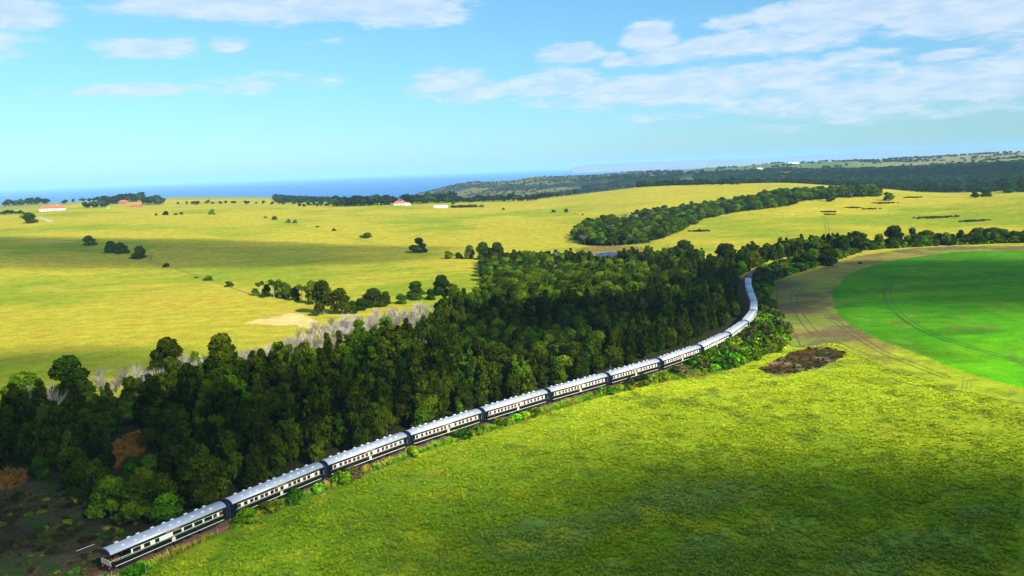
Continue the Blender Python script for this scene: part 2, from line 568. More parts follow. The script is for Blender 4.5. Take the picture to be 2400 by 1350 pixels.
class MB:
    """collects boxes, prisms and tubes into one mesh"""
    def __init__(s):
        s.V, s.F = [], []

    def add(s, V, Fc):
        n = len(s.V)
        s.V += [tuple(v) for v in V]
        s.F += [tuple(i + n for i in f) for f in Fc]
        return s

    def box(s, x0, x1, y0, y1, z0, z1):
        return s.add([(x0, y0, z0), (x1, y0, z0), (x1, y1, z0), (x0, y1, z0), (x0, y0, z1), (x1, y0, z1), (x1, y1, z1), (x0, y1, z1)],
                     [(0, 3, 2, 1), (4, 5, 6, 7), (0, 1, 5, 4), (1, 2, 6, 5), (2, 3, 7, 6), (3, 0, 4, 7)])

    def prism(s, prof, x0, x1):
        """profile in (y,z), extruded along x"""
        n = len(prof)
        V = [(x0, y, z) for y, z in prof] + [(x1, y, z) for y, z in prof]
        Fc = [tuple(range(n))[::-1], tuple(range(n, 2 * n))] + [(i, (i + 1) % n, n + (i + 1) % n, n + i) for i in range(n)]
        return s.add(V, Fc)

    def tube(s, p0, p1, r0, r1=None, n=6):
        r1 = r0 if r1 is None else r1
        p0, p1 = Vector(p0), Vector(p1)
        d = (p1 - p0)
        q = d.to_track_quat('Z', 'Y')
        V = []
        for p, r in ((p0, r0), (p1, r1)):
            for i in range(n):
                a = 2 * math.pi * i / n
                V.append(p + q @ Vector((r * math.cos(a), r * math.sin(a), 0)))
        Fc = [(i, (i + 1) % n, n + (i + 1) % n, n + i) for i in range(n)] + [tuple(range(n))[::-1], tuple(range(n, 2 * n))]
        return s.add(V, Fc)

    def path(s, pts, radii, n=5):
        for i in range(len(pts) - 1):
            s.tube(pts[i], pts[i + 1], radii[i], radii[i + 1], n)
        return s

    def mesh(s, name, m, smooth=False):
        me = bpy.data.meshes.new(name)
        me.from_pydata(s.V, [], s.F)
        if m:
            me.materials.append(m)
        if smooth:
            me.polygons.foreach_set('use_smooth', np.ones(len(me.polygons), bool))
        me.update()
        return me

    def obj(s, name, m, parent=None, smooth=False):
        return link(name, s.mesh(name, m, smooth), parent)


# ------------------------------------------------------------------ land use zones (traced on the ground)
Z_GREEN = smooth_path(poly([(2700, 572), (2400, 586), (2250, 590), (2110, 608), (2010, 634), (1962, 668), (1952, 702), (1958, 730), (1990, 758), (2050, 790), (2130, 822), (2230, 862), (2330, 892), (2420, 912), (2600, 948), (2900, 1000), (3300, 900), (3100, 700)]), 10, True)
Z_STUB = smooth_path(poly([(2500, 566), (2400, 576), (2200, 578), (2060, 592), (1975, 612), (1880, 642), (1826, 656), (1800, 690), (1806, 730), (1830, 770), (1850, 812), (1900, 812), (1960, 806), (2000, 826), (2100, 868), (2200, 896), (2300, 924), (2420, 950), (2560, 960), (2500, 900), (2300, 860), (2200, 780), (2200, 650), (2500, 600)]), 10, True)
Z_OVAL = smooth_path(poly([(1782, 868), (1810, 850), (1850, 828), (1890, 817), (1940, 816), (1978, 826), (1968, 842), (1930, 858), (1880, 872), (1830, 878)]), 8, True)
Z_SAND = smooth_path(poly([(578, 758), (610, 748), (650, 742), (680, 734), (710, 738), (735, 752), (730, 768), (690, 762), (640, 762)]), 8, True)
Z_POND = smooth_path(poly([(1388, 598), (1405, 592), (1432, 590), (1462, 594), (1455, 602), (1420, 604)]), 8, True)
Z_REED = smooth_path(poly([(1350, 588), (1380, 580), (1440, 578), (1500, 580), (1530, 588), (1500, 600), (1440, 612), (1380, 610)]), 6, True)
Z_WOOD = poly([(-350, 1130), (-150, 1050), (0, 992), (100, 968), (200, 948), (300, 936), (400, 908), (500, 890), (600, 874), (700, 862), (760, 852), (830, 836), (900, 812), (960, 792), (1030, 762), (1080, 735), (1125, 700),
               (1145, 672), (1132, 645), (1128, 622), (1160, 612), (1240, 606), (1330, 606), (1385, 612), (1460, 612),
               (1530, 604), (1600, 606), (1680, 618), (1745, 625), (1742, 660), (1742, 700), (1738, 735), (1700, 770), (1650, 795), (1560, 830),
               (1430, 872), (1290, 918), (1120, 970), (940, 1030), (750, 1098), (560, 1175), (420, 1225), (340, 1245), (250, 1230), (220, 1190), (170, 1150), (60, 1120), (-100, 1160), (-350, 1250)])
Z_DEAD = poly([(215, 946), (300, 930), (395, 900), (480, 880), (600, 864), (700, 856), (760, 844), (850, 822), (900, 798), (1000, 775), (1045, 748),
               (1040, 726), (960, 735), (870, 750), (760, 768), (700, 800), (620, 832), (480, 858), (350, 874), (230, 900)])
Z_CLEAR = [poly([(255, 1085), (262, 1045), (300, 1020), (350, 1012), (345, 1040), (330, 1070), (300, 1092), (270, 1100)]),
           poly([(-60, 1140), (-40, 1112), (20, 1102), (60, 1104), (55, 1128), (10, 1150)])]
Z_GULLY = poly([(1338, 556), (1370, 574), (1430, 578), (1500, 572), (1560, 556), (1600, 538), (1650, 512), (1720, 498), (1790, 490), (1850, 482), (1880, 472),
                (1960, 464), (2060, 460), (2062, 450), (1990, 452), (1900, 452), (1850, 456), (1780, 466), (1700, 480), (1620, 492), (1560, 500), (1480, 510), (1440, 520), (1380, 534)])
Z_GCLEAR = poly([(1430, 524), (1470, 512), (1540, 520), (1500, 530), (1450, 532)])
Z_HEDGE = poly([(1740, 612), (1800, 606), (1900, 594), (1980, 590), (2100, 582), (2200, 576), (2300, 572), (2500, 566), (2500, 552), (2300, 560), (2150, 566), (1990, 572), (1960, 580), (1900, 588), (1800, 600)])
Z_BELT = poly([(1738, 642), (1790, 617), (1850, 603), (1930, 595), (1995, 587), (1995, 579), (1900, 586), (1800, 597), (1738, 606)])
Z_BANK = poly([(1900, 604), (1960, 588), (2080, 572), (2080, 560), (1960, 572), (1880, 590)])
# verge on the right of the line
verge_out = [(190, 1440), (330, 1345), (440, 1290), (520, 1245), (640, 1200), (740, 1158), (900, 1096), (1010, 1052), (1120, 1022), (1280, 968), (1400, 932), (1550, 896), (1650, 880), (1750, 852), (1836, 812), (1846, 790), (1826, 750), (1800, 712), (1796, 680), (1812, 656), (1860, 640), (1905, 628)]
Z_VERGE = np.concatenate([poly(verge_out), TRK[::6][::-1][:]])
Z_SCRUB = poly([(-400, 1260), (-100, 1160), (60, 1120), (170, 1150), (220, 1190), (250, 1232), (300, 1262), (250, 1420), (-400, 1700)])

C_DRY = np.array((0.415, 0.350, 0.026))       # straw-green pasture
C_LUSH = np.array((0.245, 0.290, 0.012))
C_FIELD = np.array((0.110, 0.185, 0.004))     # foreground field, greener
C_GREEN = np.array((0.060, 0.225, 0.000))
C_GREENL = np.array((0.125, 0.430, 0.002))
C_STUB = np.array((0.245, 0.200, 0.040))
C_OVAL = np.array((0.105, 0.040, 0.010))
C_SAND = np.array((0.72, 0.50, 0.18))
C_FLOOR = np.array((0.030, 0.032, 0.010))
C_CLEAR = np.array((0.20, 0.100, 0.030))
C_SCRUB = np.array((0.034, 0.028, 0.010))
C_FAR = np.array((0.085, 0.100, 0.030))
C_FARB = np.array((0.16, 0.14, 0.06))
C_EARTH = np.array((0.13, 0.058, 0.034))


def mixc(c, col, f):
    f = f[:, None]
    return c * (1 - f) + np.asarray(col) * f


def fuzz(P, x, y, amp, s=6.0, seed=40):
    """1 inside, ragged edge of +-amp metres, averaged over a few shifted samples"""
    dx = (fbm(x, y, s, 4, seed) - 0.5) * 4 * amp
    dy = (fbm(x, y, s, 4, seed + 7) - 0.5) * 4 * amp
    a = 0
    for ox, oy in ((0, 0), (.5, .5), (-.5, .5), (.5, -.5), (-.5, -.5)):
        a = a + inside(P, x + dx + ox * amp * .3, y + dy + oy * amp * .3)
    return a / 5.0


def ss(x, a, b):
    t = np.clip((x - a) / (b - a), 0, 1)
    return t * t * (3 - 2 * t)


GY0, GY1 = 110.0, 260.0


def land(x, y):
    """colour and zone index for ground points"""
    r = np.hypot(x, y)
    n = fbm(x, y, 90, 4, 60)
    n2 = fbm(x, y, 330, 3, 66)
    n3 = fbm(x * 0.6 + y * .4, y * 1.4 - x * .7, 26, 4, 70)
    c = np.tile(C_DRY, (len(x), 1))
    c = mixc(c, C_LUSH, ss(n * .6 + n3 * .25 + n2 * .3, 0.50, 0.74))
    c = mixc(c, (0.40, 0.34, 0.035), ss(fbm(x, y, 210, 3, 77), 0.58, 0.8) * .6)
    zone = np.zeros(len(x), int)
    td = track_dist(x, y)
    # foreground field right of the line
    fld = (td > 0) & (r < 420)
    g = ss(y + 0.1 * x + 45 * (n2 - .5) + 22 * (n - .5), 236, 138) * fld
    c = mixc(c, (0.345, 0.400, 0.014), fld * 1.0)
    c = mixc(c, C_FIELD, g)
    c = mixc(c, (0.10, 0.17, 0.04), fld * ss(n3, 0.56, 0.72) * .55)
    c = mixc(c, (0.25, 0.28, 0.010), fld * ss(fbm(x, y, 6, 4, 63), .56, .72) * .45)
    c = mixc(c, (0.07, 0.12, 0.012), fld * ss(fbm(x, y, 4.5, 4, 64), .58, .70) * .5)
    # brighter mown edge beside the verge
    # far country
    px = 1200 + F * x / np.maximum(y, 1)
    far = ss(r, 1750, 1950) * (np.arctan2(x, y) > az_of(1000)) 
    c = mixc(c, C_FAR, far)
    patch = ss(fbm(x, y, 520, 2, 90), 0.5, 0.56) * far * (r > 3300) * (np.arctan2(x, y) > az_of(1560))
    c = mixc(c, C_FARB, patch * .9)
    gr = ss(r, 2900, 3100) * ss(r, 4900, 4600) * ss(np.arctan2(x, y), az_of(1560), az_of(1640)) * ss(np.arctan2(x, y), az_of(2140), az_of(2050))
    c = mixc(c, (0.12, 0.16, 0.04), gr)
    bz = ss(r, 3700, 3900) * ss(np.arctan2(x, y), az_of(1950), az_of(2100))
    c = mixc(c, (0.26, 0.24, 0.09), bz * .8)
    hl = (r > 2700) & (np.arctan2(x, y) > az_of(900)) & (np.arctan2(x, y) < az_of(1600))
    c = mixc(c, (0.035, 0.055, 0.045), hl * 1.0)  # bluish shadow of the headland slopes, painted into the ground colour
    c = mixc(c, (0.17, 0.15, 0.045), hl * ss(fbm(x, y, 130, 4, 95), 0.42, 0.56))  # olive patches painted over it stand for the lit slopes
    c = mixc(c, (0.30, 0.22, 0.13), hl * ss(fbm(x, y, 90, 4, 99), 0.66, 0.74))
    cp = (r > 2250) & (np.arctan2(x, y) < az_of(900))
    c = mixc(c, (0.30, 0.27, 0.07), cp * 1.0)
    zone[(far > .5)] = 5
    # stubble ring round the pivot field
    s = fuzz(Z_STUB, x, y, 1.2, 9, 41)
    s = s * ss(y + 14 * (n - .5) + 44 * (fbm(x, y, 8, 4, 45) - .5) - 0.35 * np.clip(x - 95, -10, 60), 226, 262)
    st = np.tile(C_STUB, (len(x), 1))
    st = mixc(st, (0.14, 0.10, 0.045), ss(n3, .45, .62) * .8)
    st = mixc(st, (0.20, 0.26, 0.03), ss(fbm(x, y, 16, 4, 51), .54, .66) * .8)
    c = c * (1 - s[:, None]) + st * s[:, None]
    zone[s > .5] = 2
    g = fuzz(Z_GREEN, x, y, 1.0, 12, 43)
    gc = np.tile(C_GREEN, (len(x), 1))
    lo = ss(-y + 0.55 * x + 12 * (n - .5) + 16 * (n3 - .5), -226, -135)
    gc = mixc(gc, C_GREENL, lo)
    gc = mixc(gc, (0.05, 0.15, 0.002), ss(fbm(x, y * 3, 40, 4, 53), .45, .7) * .7)
    gc = mixc(gc, (0.13, 0.20, 0.02), ss(fbm(x * 2, y, 11, 4, 56), .62, .74) * .6)
    c = c * (1 - g[:, None]) + gc * g[:, None]
    zone[g > .5] = 1
    o = fuzz(Z_OVAL, x, y, 0.7, 3, 44)
    oc = np.tile(C_OVAL, (len(x), 1))
    oc = mixc(oc, (0.03, 0.035, 0.008), ss(fbm(x, y, 4, 3, 54), .5, .62))
    oc = mixc(oc, (0.22, 0.15, 0.08), ss(fbm(x, y, 5, 3, 57), .6, .72))
    c = c * (1 - o[:, None]) + oc * o[:, None]
    zone[o > .5] = 3
    o = fuzz(Z_SAND, x, y, 1.4, 7, 46)
    sc = mixc(np.tile(C_SAND, (len(x), 1)), (0.50, 0.27, 0.10), ss(fbm(x, y, 12, 3, 58), .5, .7))
    c = c * (1 - o[:, None]) + sc * o[:, None]
    zone[o > .5] = 4
    o = fuzz(Z_REED, x, y, 2.0, 12, 47)
    c = mixc(c, (0.30, 0.24, 0.06), o)
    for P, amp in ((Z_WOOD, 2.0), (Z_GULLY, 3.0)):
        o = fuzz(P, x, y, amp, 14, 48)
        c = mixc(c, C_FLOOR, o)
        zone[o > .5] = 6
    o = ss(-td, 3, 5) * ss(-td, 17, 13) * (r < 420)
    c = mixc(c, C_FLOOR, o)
    o = fuzz(Z_HEDGE, x, y, 1.0, 14, 48)
    c = mixc(c, (0.22, 0.13, 0.05), o * .8)
    o = fuzz(Z_SCRUB, x, y, 1.0, 9, 49)
    scc = mixc(np.tile(C_SCRUB, (len(x), 1)), (0.070, 0.052, 0.026), ss(fbm(x, y, 7, 4, 83), .45, .62))
    scc = mixc(scc, (0.035, 0.06, 0.01), ss(fbm(x, y, 6, 4, 88), .52, .66))
    c = c * (1 - o[:, None]) + scc * o[:, None]
    zone[o > .5] = 6
    for P in Z_CLEAR:
        o = fuzz(P, x, y, 1.0, 5, 50)
        c = mixc(c, C_CLEAR, o)
    o = fuzz(Z_GCLEAR, x, y, 1.5, 9, 50)
    c = mixc(c, (0.30, 0.26, 0.08), o)
    o = inside(Z_VERGE, x, y) * 1.0
    c = mixc(c, (0.09, 0.12, 0.02), o * .8)
    zone[(o > .5)] = 7
    # earth under and beside the line
    e = np.where(td > 0, ss(td, 2.9 + 2.8 * ss(r, 215, 320), 1.9 + 2 * ss(r, 215, 320)), ss(-td, 5.0, 3.6)) * (r < 560)
    c = mixc(c, C_EARTH, e)
    # sides of the woodland left of line: dark cutting
    return c, zone


# ------------------------------------------------------------------ build the terrain sheet and split it by land use
def terrain():
    core = np.linspace(az_of(-160), az_of(2560), 620)
    st = core[1] - core[0]
    left, right = [], []
    a, k = core[0], st
    while a > -math.pi + 0.15:
        k *= 1.12
        a -= k
        left.append(a)
    a, k = core[-1], st
    while a < math.pi - 0.15:
        k *= 1.12
        a += k
        right.append(a)
    A = np.concatenate([left[::-1], core, right])
    rr = [1.0, 20, 40, 55, 68]
    r = 78.0
    while r < 2600:
        rr.append(r)
        r *= 1.0062 if r < 700 else 1.011
    while r < 8800:
        rr.append(r)
        r *= 1.012
    Rr = np.array(rr)
    AA, RR = np.meshgrid(A, Rr, indexing='ij')
    X, Y = (RR * np.sin(AA)).ravel(), (RR * np.cos(AA)).ravel()
    Zz = zf(X, Y)
    Zz[inside(Z_POND, X, Y)] -= 0.6
    # low cutting/embankment shaping kept small; ground stays under the ballast
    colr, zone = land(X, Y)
    nA, nR = len(A), len(Rr)
    idx = np.arange(nA * nR).reshape(nA, nR)
    Q = np.stack([idx[:-1, :-1], idx[:-1, 1:], idx[1:, 1:], idx[1:, :-1]], -1).reshape(-1, 4)
    fz = zone[Q]
    fzone = np.where((fz[:, 0] == fz[:, 1]) | (fz[:, 0] == fz[:, 2]), fz[:, 0], fz[:, 2])
    V = np.stack([X, Y, Zz], -1)
    names = {0: ('pasture', 'pasture'), 1: ('crop_field', 'crop'), 2: ('stubble_field', 'stubble'), 3: ('burnt_patch', 'stubble'), 4: ('sand_pit', 'stubble'),
             5: ('coastal_hills', 'scrubland'), 6: ('woodland_floor', 'forest_floor'), 7: ('railway_verge', 'forest_floor')}
    for k, (nm, mm) in names.items():
        q = Q[fzone == k]
        if not len(q):
            continue
        u, inv = np.unique(q, return_inverse=True)
        me = fastmesh(nm, V[u], inv.reshape(-1, 4), M[mm], smooth=True)
        ca = me.color_attributes.new('Col', 'FLOAT_COLOR', 'POINT')
        cc = np.ones((len(u), 4), np.float32)
        cc[:, :3] = colr[u]
        ca.data.foreach_set('color', cc.ravel())
        o = link(nm, me)
        tag(o, kind='structure')


terrain()


def strip(name, P, width, m, lift=0.03, col=None, kind='structure', parent=None, edge=0.0):
    """a ribbon laid on the ground"""
    P = np.asarray(P)
    d = np.gradient(P, axis=0)
    n = np.stack([d[:, 1], -d[:, 0]], -1) / np.linalg.norm(d, axis=1)[:, None]
    wj = width / 2 * (1 + edge * (rng.random(len(P)) - .5))
    rows = []
    for k in (-1, -0.33, 0.33, 1):
        q = P + n * (wj * k)[:, None]
        rows.append(np.column_stack([q, zf(q[:, 0], q[:, 1]) + lift]))
    V = np.stack(rows, 1).reshape(-1, 3)
    nn = len(P)
    Q = []
    for i in range(nn - 1):
        for k in range(3):
            a = i * 4 + k
            Q.append((a, a + 1, a + 5, a + 4))
    o = link(name, fastmesh(name, V, Q, m, smooth=True), parent)
    if kind:
        tag(o, kind=kind)
    return o


# pond, sea
def disc(name, P, z, m):
    V = [(p[0], p[1], z) for p in P]
    o = mesh_obj(name, V, [tuple(range(len(V)))], m)
    return tag(o, kind='structure')


def water_mat(name, color, rough, bscale, bstr):
    m = bpy.data.materials.new(name)
    m.use_nodes = True
    t = NT(m.node_tree)
    o = t.n('ShaderNodeOutputMaterial')
    tc = t.n('ShaderNodeTexCoord')
    nz = t.noise(tc.outputs['Object'], bscale, 4, 0.6)
    big = t.noise(tc.outputs['Object'], bscale * 0.02, 4, 0.6)
    b = t.n('ShaderNodeBsdfPrincipled', ins={'Roughness': rough, 'Specular IOR Level': 0.35, 'Base Color': t.mix(big, tuple(c * .8 for c in color), tuple(c * 1.2 for c in color))})
    bp = t.n('ShaderNodeBump', ins={'Strength': bstr, 'Distance': 1.0, 'Height': nz})
    t.l(bp.outputs[0], b.inputs['Normal'])
    t.l(b.outputs[0], o.inputs[0])
    return m


M['sea'] = water_mat('sea_water', (0.008, 0.13, 0.42), 0.45, 0.02, 0.3)
M['pond'] = water_mat('pond_water', (0.01, 0.05, 0.22), 0.1, 0.8, 0.1)
sg = np.linspace(-R(180), R(180), 97)[:-1]
V, Fc = [(0, 0, SEA)], []
ringr = [3000, 8000, 20000, 50000, 90000]
for r in ringr:
    V += [(r * math.sin(a), r * math.cos(a), SEA) for a in sg]
n = len(sg)
for i in range(n):
    Fc.append((0, 1 + i, 1 + (i + 1) % n))
for k in range(len(ringr) - 1):
    for i in range(n):
        a = 1 + k * n
        Fc.append((a + i, a + n + i, a + n + (i + 1) % n, a + (i + 1) % n))
tag(mesh_obj('sea', V, Fc, M['sea']), kind='structure')
zp = float(min(zf(Z_POND[:, 0], Z_POND[:, 1]))) - 0.1
pc = Z_POND.mean(0)
disc('pond_water', pc + (Z_POND - pc) * 1.03, zp, M['pond'])


# far coast across the bay: long low cliffs and hills
def far_coast(name, px0, px1, r0, depth, tops, base=SEA, seed=1, m=None):
    n = 120
    A = np.linspace(az_of(px0), az_of(px1), n)
    pxs = np.linspace(px0, px1, n)
    V, rows = [], 7
    zt = np.interp(pxs, [t[0] for t in tops], [t[1] for t in tops])
    hor = HL + (HR - HL) * pxs / 2400
    top = CAMH + (hor - zt) / F * (r0 + depth * .5)
    top = top + (fbm(pxs / 12.0, pxs * 0 + seed, 3, 4, seed) - .5) * 40
    for i in range(n):
        for k in range(rows):
            f = k / (rows - 1)
            h = base - 5 + (top[i] - base) * max(0, min(1, math.sin(math.pi * min(f * 1.0, 1)) ** 0.6 if 0 < f < 1 else 0))
            rr = r0 + depth * f
            V.append((rr * math.sin(A[i]), rr * math.cos(A[i]), h))
    Fc = [(i * rows + k, i * rows + k + 1, (i + 1) * rows + k + 1, (i + 1) * rows + k) for i in range(n - 1) for k in range(rows - 1)]
    o = mesh_obj(name, V, Fc, m, smooth=True)
    return tag(o, kind='structure')


M['farland'] = mat('far_coast_land', (0.26, 0.25, 0.20), 0.95, var=0.35, scale=0.002)
far_coast('far_coast', 1340, 1800, 19000, 2500, [(1340, 392), (1380, 385), (1500, 381), (1640, 376), (1800, 374)], seed=4, m=M['farland'])
far_coast('distant_mountains', 1500, 2900, 24000, 5000, [(1500, 383), (1700, 372), (1900, 366), (2080, 354), (2200, 346), (2400, 342), (2900, 338)], seed=8, m=M['farland'])

# tyre tracks and paths on the fields
M['rut'] = mat('dark_wheel_rut', (0.115, 0.095, 0.032), 0.95, var=0.5, scale=0.4)
M['rutgreen'] = mat('wheel_rut_in_crop', (0.025, 0.105, 0.002), 0.95, var=0.5, scale=0.4)
M['path'] = mat('pale_gravel_path', (0.50, 0.42, 0.28), 0.95, var=0.2, scale=0.4)
M['faintline'] = mat('trodden_grass_line', (0.16, 0.17, 0.02), 0.95, var=0.4, scale=0.3)


def rut(pts, gap, wd, m, name='wheel_track', sub=14):
    P = smooth_path([at(*p)[:2] for p in pts], sub)
    d = np.gradient(P, axis=0)
    n = np.stack([d[:, 1], -d[:, 0]], -1) / np.linalg.norm(d, axis=1)[:, None]
    for s in ((-.5, .5) if gap else (0,)):
        strip(name, P + n * gap * s, wd, m, 0.05, edge=0.8)


rut([(2060, 592), (1960, 610), (1895, 634), (1850, 648), (1818, 672), (1812, 700), (1826, 740), (1852, 780), (1864, 810)], 3.2, 0.38, M['rut'])
rut([(2050, 640), (1960, 640), (1900, 655), (1868, 680), (1862, 712), (1880, 745), (1910, 780), (1960, 805), (2030, 835)], 3.0, 0.4, M['rut'])
rut([(1940, 740), (1990, 775), (2060, 820), (2130, 850), (2220, 885)], 2.4, 0.3, M['rut'])
rut([(2104, 646), (2084, 668), (2082, 695), (2096, 722), (2130, 752), (2180, 780), (2250, 806), (2330, 830), (2420, 852)], 2.2, 0.42, M['rutgreen'])
rut([(2075, 664), (2070, 690), (2080, 718), (2110, 745), (2160, 776), (2220, 800)], 0, 0.4, M['rutgreen'])
rut([(2080, 885), (2150, 905), (2240, 915), (2320, 930), (2420, 950)], 0, 0.4, M['rut'])
rut([(88, 508), (104, 513), (122, 521)], 0, 5, M['path'], 'farm_path', 6)
rut([(1930, 505), (1938, 530), (1940, 548)], 3, 0.7, M['faintline'], 'field_line', 8)
rut([(600, 505), (700, 530), (800, 552), (930, 580), (1040, 600)], 0, 0.9, M['faintline'], 'field_line', 10)
rut([(350, 612), (395, 624), (480, 652), (560, 680), (620, 700)], 0, 1.1, M['faintline'], 'field_line', 8)

# ------------------------------------------------------------------ railway
M['ballast'] = mat('red_brown_ballast', (0.15, 0.070, 0.048), 0.95, var=0.5, scale=2.2, bump=0.6)
rail_root = thing('railway_track', 'single railway track on red brown ballast curving round the wood', 'railway', (0, 0, 0))
P = TRK
d = np.gradient(P, axis=0)
N = np.stack([d[:, 1], -d[:, 0]], -1) / np.linalg.norm(d, axis=1)[:, None]
V, Fc = [], []
prf = [(-2.6, -0.35), (-1.45, 0.34), (1.45, 0.34), (2.6, -0.35)]
for i in range(len(P)):
    for (o_, h_) in prf:
        q = P[i] + N[i] * o_
        V.append((q[0], q[1], float(zf(*P[i])) * 0 + h_))
for i in range(len(P) - 1):
    for k in range(3):
        a = i * 4 + k
        Fc.append((a, a + 1, a + 5, a + 4))
mesh_obj('ballast_bed', V, Fc, M['ballast'], rail_root)
for s in (-1, 1):
    V, Fc = [], []
    for i in range(len(P)):
        for (o_, h_) in ((-.04, .44), (-.04, RAILZ), (.04, RAILZ), (.04, .44)):
            q = P[i] + N[i] * (s * .5335 + o_)
            V.append((q[0], q[1], h_))
    for i in range(len(P) - 1):
        for k in range(3):
            a = i * 4 + k
            Fc.append((a, a + 1, a + 5, a + 4))
    mesh_obj('rail', V, Fc, M['rail'], rail_root)
sb = MB()
s = 1.0
while s < TS[-1] - 1:
    if s < S0 + 4 or s > S0 + 330:
        p, q = track(s), track(s + .1)
        h = math.atan2(q[1] - p[1], q[0] - p[0])
        c_, s_ = math.cos(h), math.sin(h)
        pts = []
        for zz in (0.30, 0.43):
            for (lx, ly) in ((-.12, -1.05), (.12, -1.05), (.12, 1.05), (-.12, 1.05)):
                pts.append((p[0] + lx * c_ - ly * s_, p[1] + lx * s_ + ly * c_, zz))
        sb.add(pts, [(0, 3, 2, 1), (4, 5, 6, 7), (0, 1, 5, 4), (1, 2, 6, 5), (2, 3, 7, 6), (3, 0, 4, 7)])
    s += 0.7
tag(sb.obj('sleepers', M['sleeper'], rail_root), kind='stuff')

# ------------------------------------------------------------------ train
LC = 22.75            # coupled length
HLN = 10.95           # half body length
ROOFP = [(1.50 * math.cos(t), 3.28 + 0.74 * math.sin(t)) for t in np.linspace(0, math.pi, 17)]


def arc(w_, z0, h_, n=15):
    return [(w_ * math.cos(t), z0 + h_ * math.sin(t)) for t in np.linspace(0, math.pi, n)]


m_vent = MB().prism([(-.16, 0), (.16, 0), (.16, .13), (0, .2), (-.16, .13)], -.27, .27).mesh('roof_vent', M['ventpaint'])
m_ventbase = MB().box(-.32, .32, -.2, .2, -.12, .02).mesh('vent_base', M['roof'])
wb = MB()
for yy in (-.56, .56):
    V = []
    for i in range(14):
        a = 2 * math.pi * i / 14
        V += [(.45 * math.cos(a), yy - .06, .45 * math.sin(a)), (.45 * math.cos(a), yy + .06, .45 * math.sin(a))]
    wb.add(V, [(2 * i, 2 * i + 1, (2 * i + 3) % 28, (2 * i + 2) % 28) for i in range(14)] + [tuple(range(0, 28, 2)), tuple(range(1, 28, 2))[::-1]])
wb.tube((0, -.5, 0), (0, .5, 0), .08)
m_wheel = wb.mesh('wheelset', M['wheel'])
m_bogie = MB().box(-1.75, 1.75, -1.02, -.80, .42, .78).box(-1.75, 1.75, .80, 1.02, .42, .78).box(-.4, .4, -1.0, 1.0, .5, .9).box(-1.6, -1.4, -.9, .9, .5, .7).box(1.4, 1.6, -.9, .9, .5, .7).mesh('bogie', M['steel'])
m_gang = MB().prism(arc(1.05, 2.7, 1.0, 11) + [(-1.05, 1.05), (1.05, 1.05)], 0, .42).mesh('gangway', M['navy'])
m_end = MB().prism(arc(1.42, 3.30, .62) + [(-1.42, 1.1), (1.42, 1.1)], -.02, .12).mesh('end_wall', M['body'])


def crest_mesh():
    b = MB()
    pr = [(-.34, -.36), (.34, -.36), (.34, .08), (.24, .32), (0, .42), (-.24, .32), (-.34, .08)]
    b.add([(x, 0, z) for x, z in pr] + [(x, -.03, z) for x, z in pr], [tuple(range(7)), tuple(range(13, 6, -1))] + [(i, 7 + i, 7 + (i + 1) % 7, (i + 1) % 7) for i in range(7)])
    b.box(-.2, .2, -.05, -.032, -.25, -.18).box(-.04, .04, -.05, -.032, -.15, .3).box(-.22, .22, -.05, -.032, .02, .09)
    return b.mesh('crest', M['goldpale'])


m_crest = crest_mesh()
tcu = bpy.data.curves.new('lettering', 'FONT')
tcu.body = 'PRIDE OF AFRICA'
tcu.size = 0.30
tcu.extrude = 0.006
tcu.align_x = 'CENTER'
tcu.align_y = 'CENTER'
tcu.space_character = 1.15
tcu.offset = 0.006
tcu.resolution_u = 2
tcu.materials.append(M['gold'])
_to = bpy.data.objects.new('lettering', tcu)
COL.objects.link(_to)
bpy.context.view_layer.update()
tcu = bpy.data.meshes.new_from_object(_to.evaluated_get(bpy.context.evaluated_depsgraph_get()))
bpy.data.objects.remove(_to)
_win_cache = {}


def win_mesh(w_, h_, kind):
    k = (round(w_, 3), round(h_, 3), kind)
    if k not in _win_cache:
        pane = MB().box(-w_ / 2, w_ / 2, -.012, 0, -h_ / 2, h_ / 2).mesh('window', M['maroon'] if kind == 'maroon' else M['glass'] if kind == 'dark' else M['cream'])
        t_ = .035
        fr = MB().box(-w_ / 2, w_ / 2, -.045, -.012, h_ / 2 - t_, h_ / 2).box(-w_ / 2, w_ / 2, -.045, -.012, -h_ / 2, -h_ / 2 + t_)
        fr.box(-w_ / 2, -w_ / 2 + t_, -.045, -.012, -h_ / 2 + t_, h_ / 2 - t_).box(w_ / 2 - t_, w_ / 2, -.045, -.012, -h_ / 2 + t_, h_ / 2 - t_)
        _win_cache[k] = (pane, fr.mesh('window_frame', M['body'] if kind != 'cream' else M['white']))
    return _win_cache[k]


Z0, Z1, ZW0, ZW1 = 1.12, 3.30, 2.12, 2.90     # floor, eaves, cream band
_body_cache = {}


def sleeping_windows():
    s_ = [.085, .153, .21, .257, .313, .362, .416, .464, .523, .609, .669, .718, .780, .832, .90]
    return [(-HLN + 2 * HLN * t, .74, 'maroon') for t in s_]


def dining_windows():
    o = []
    for i in range(13):
        if i in (5,):
            continue
        o.append((-8.6 + i * 1.36, .55, 'dark'))
    return o


def lounge_windows():
    o = [(-8.8 + i * 1.12, .46, 'dark') for i in range(7)] + [(0.4 + i * 1.12, .5, 'dark') for i in range(8)]
    return o


def observation_windows():
    return [(-6.35, 1.35, 'dark'), (-4.55, 1.1, 'dark'), (-2.75, .75, 'dark'), (-1.2, 1.75, 'cream'), (0.95, 1.65, 'dark'), (3.0, 1.65, 'dark'), (5.0, 1.65, 'dark'),
            (6.95, 1.6, 'dark'), (8.35, .72, 'maroon'), (9.6, .72, 'maroon')]


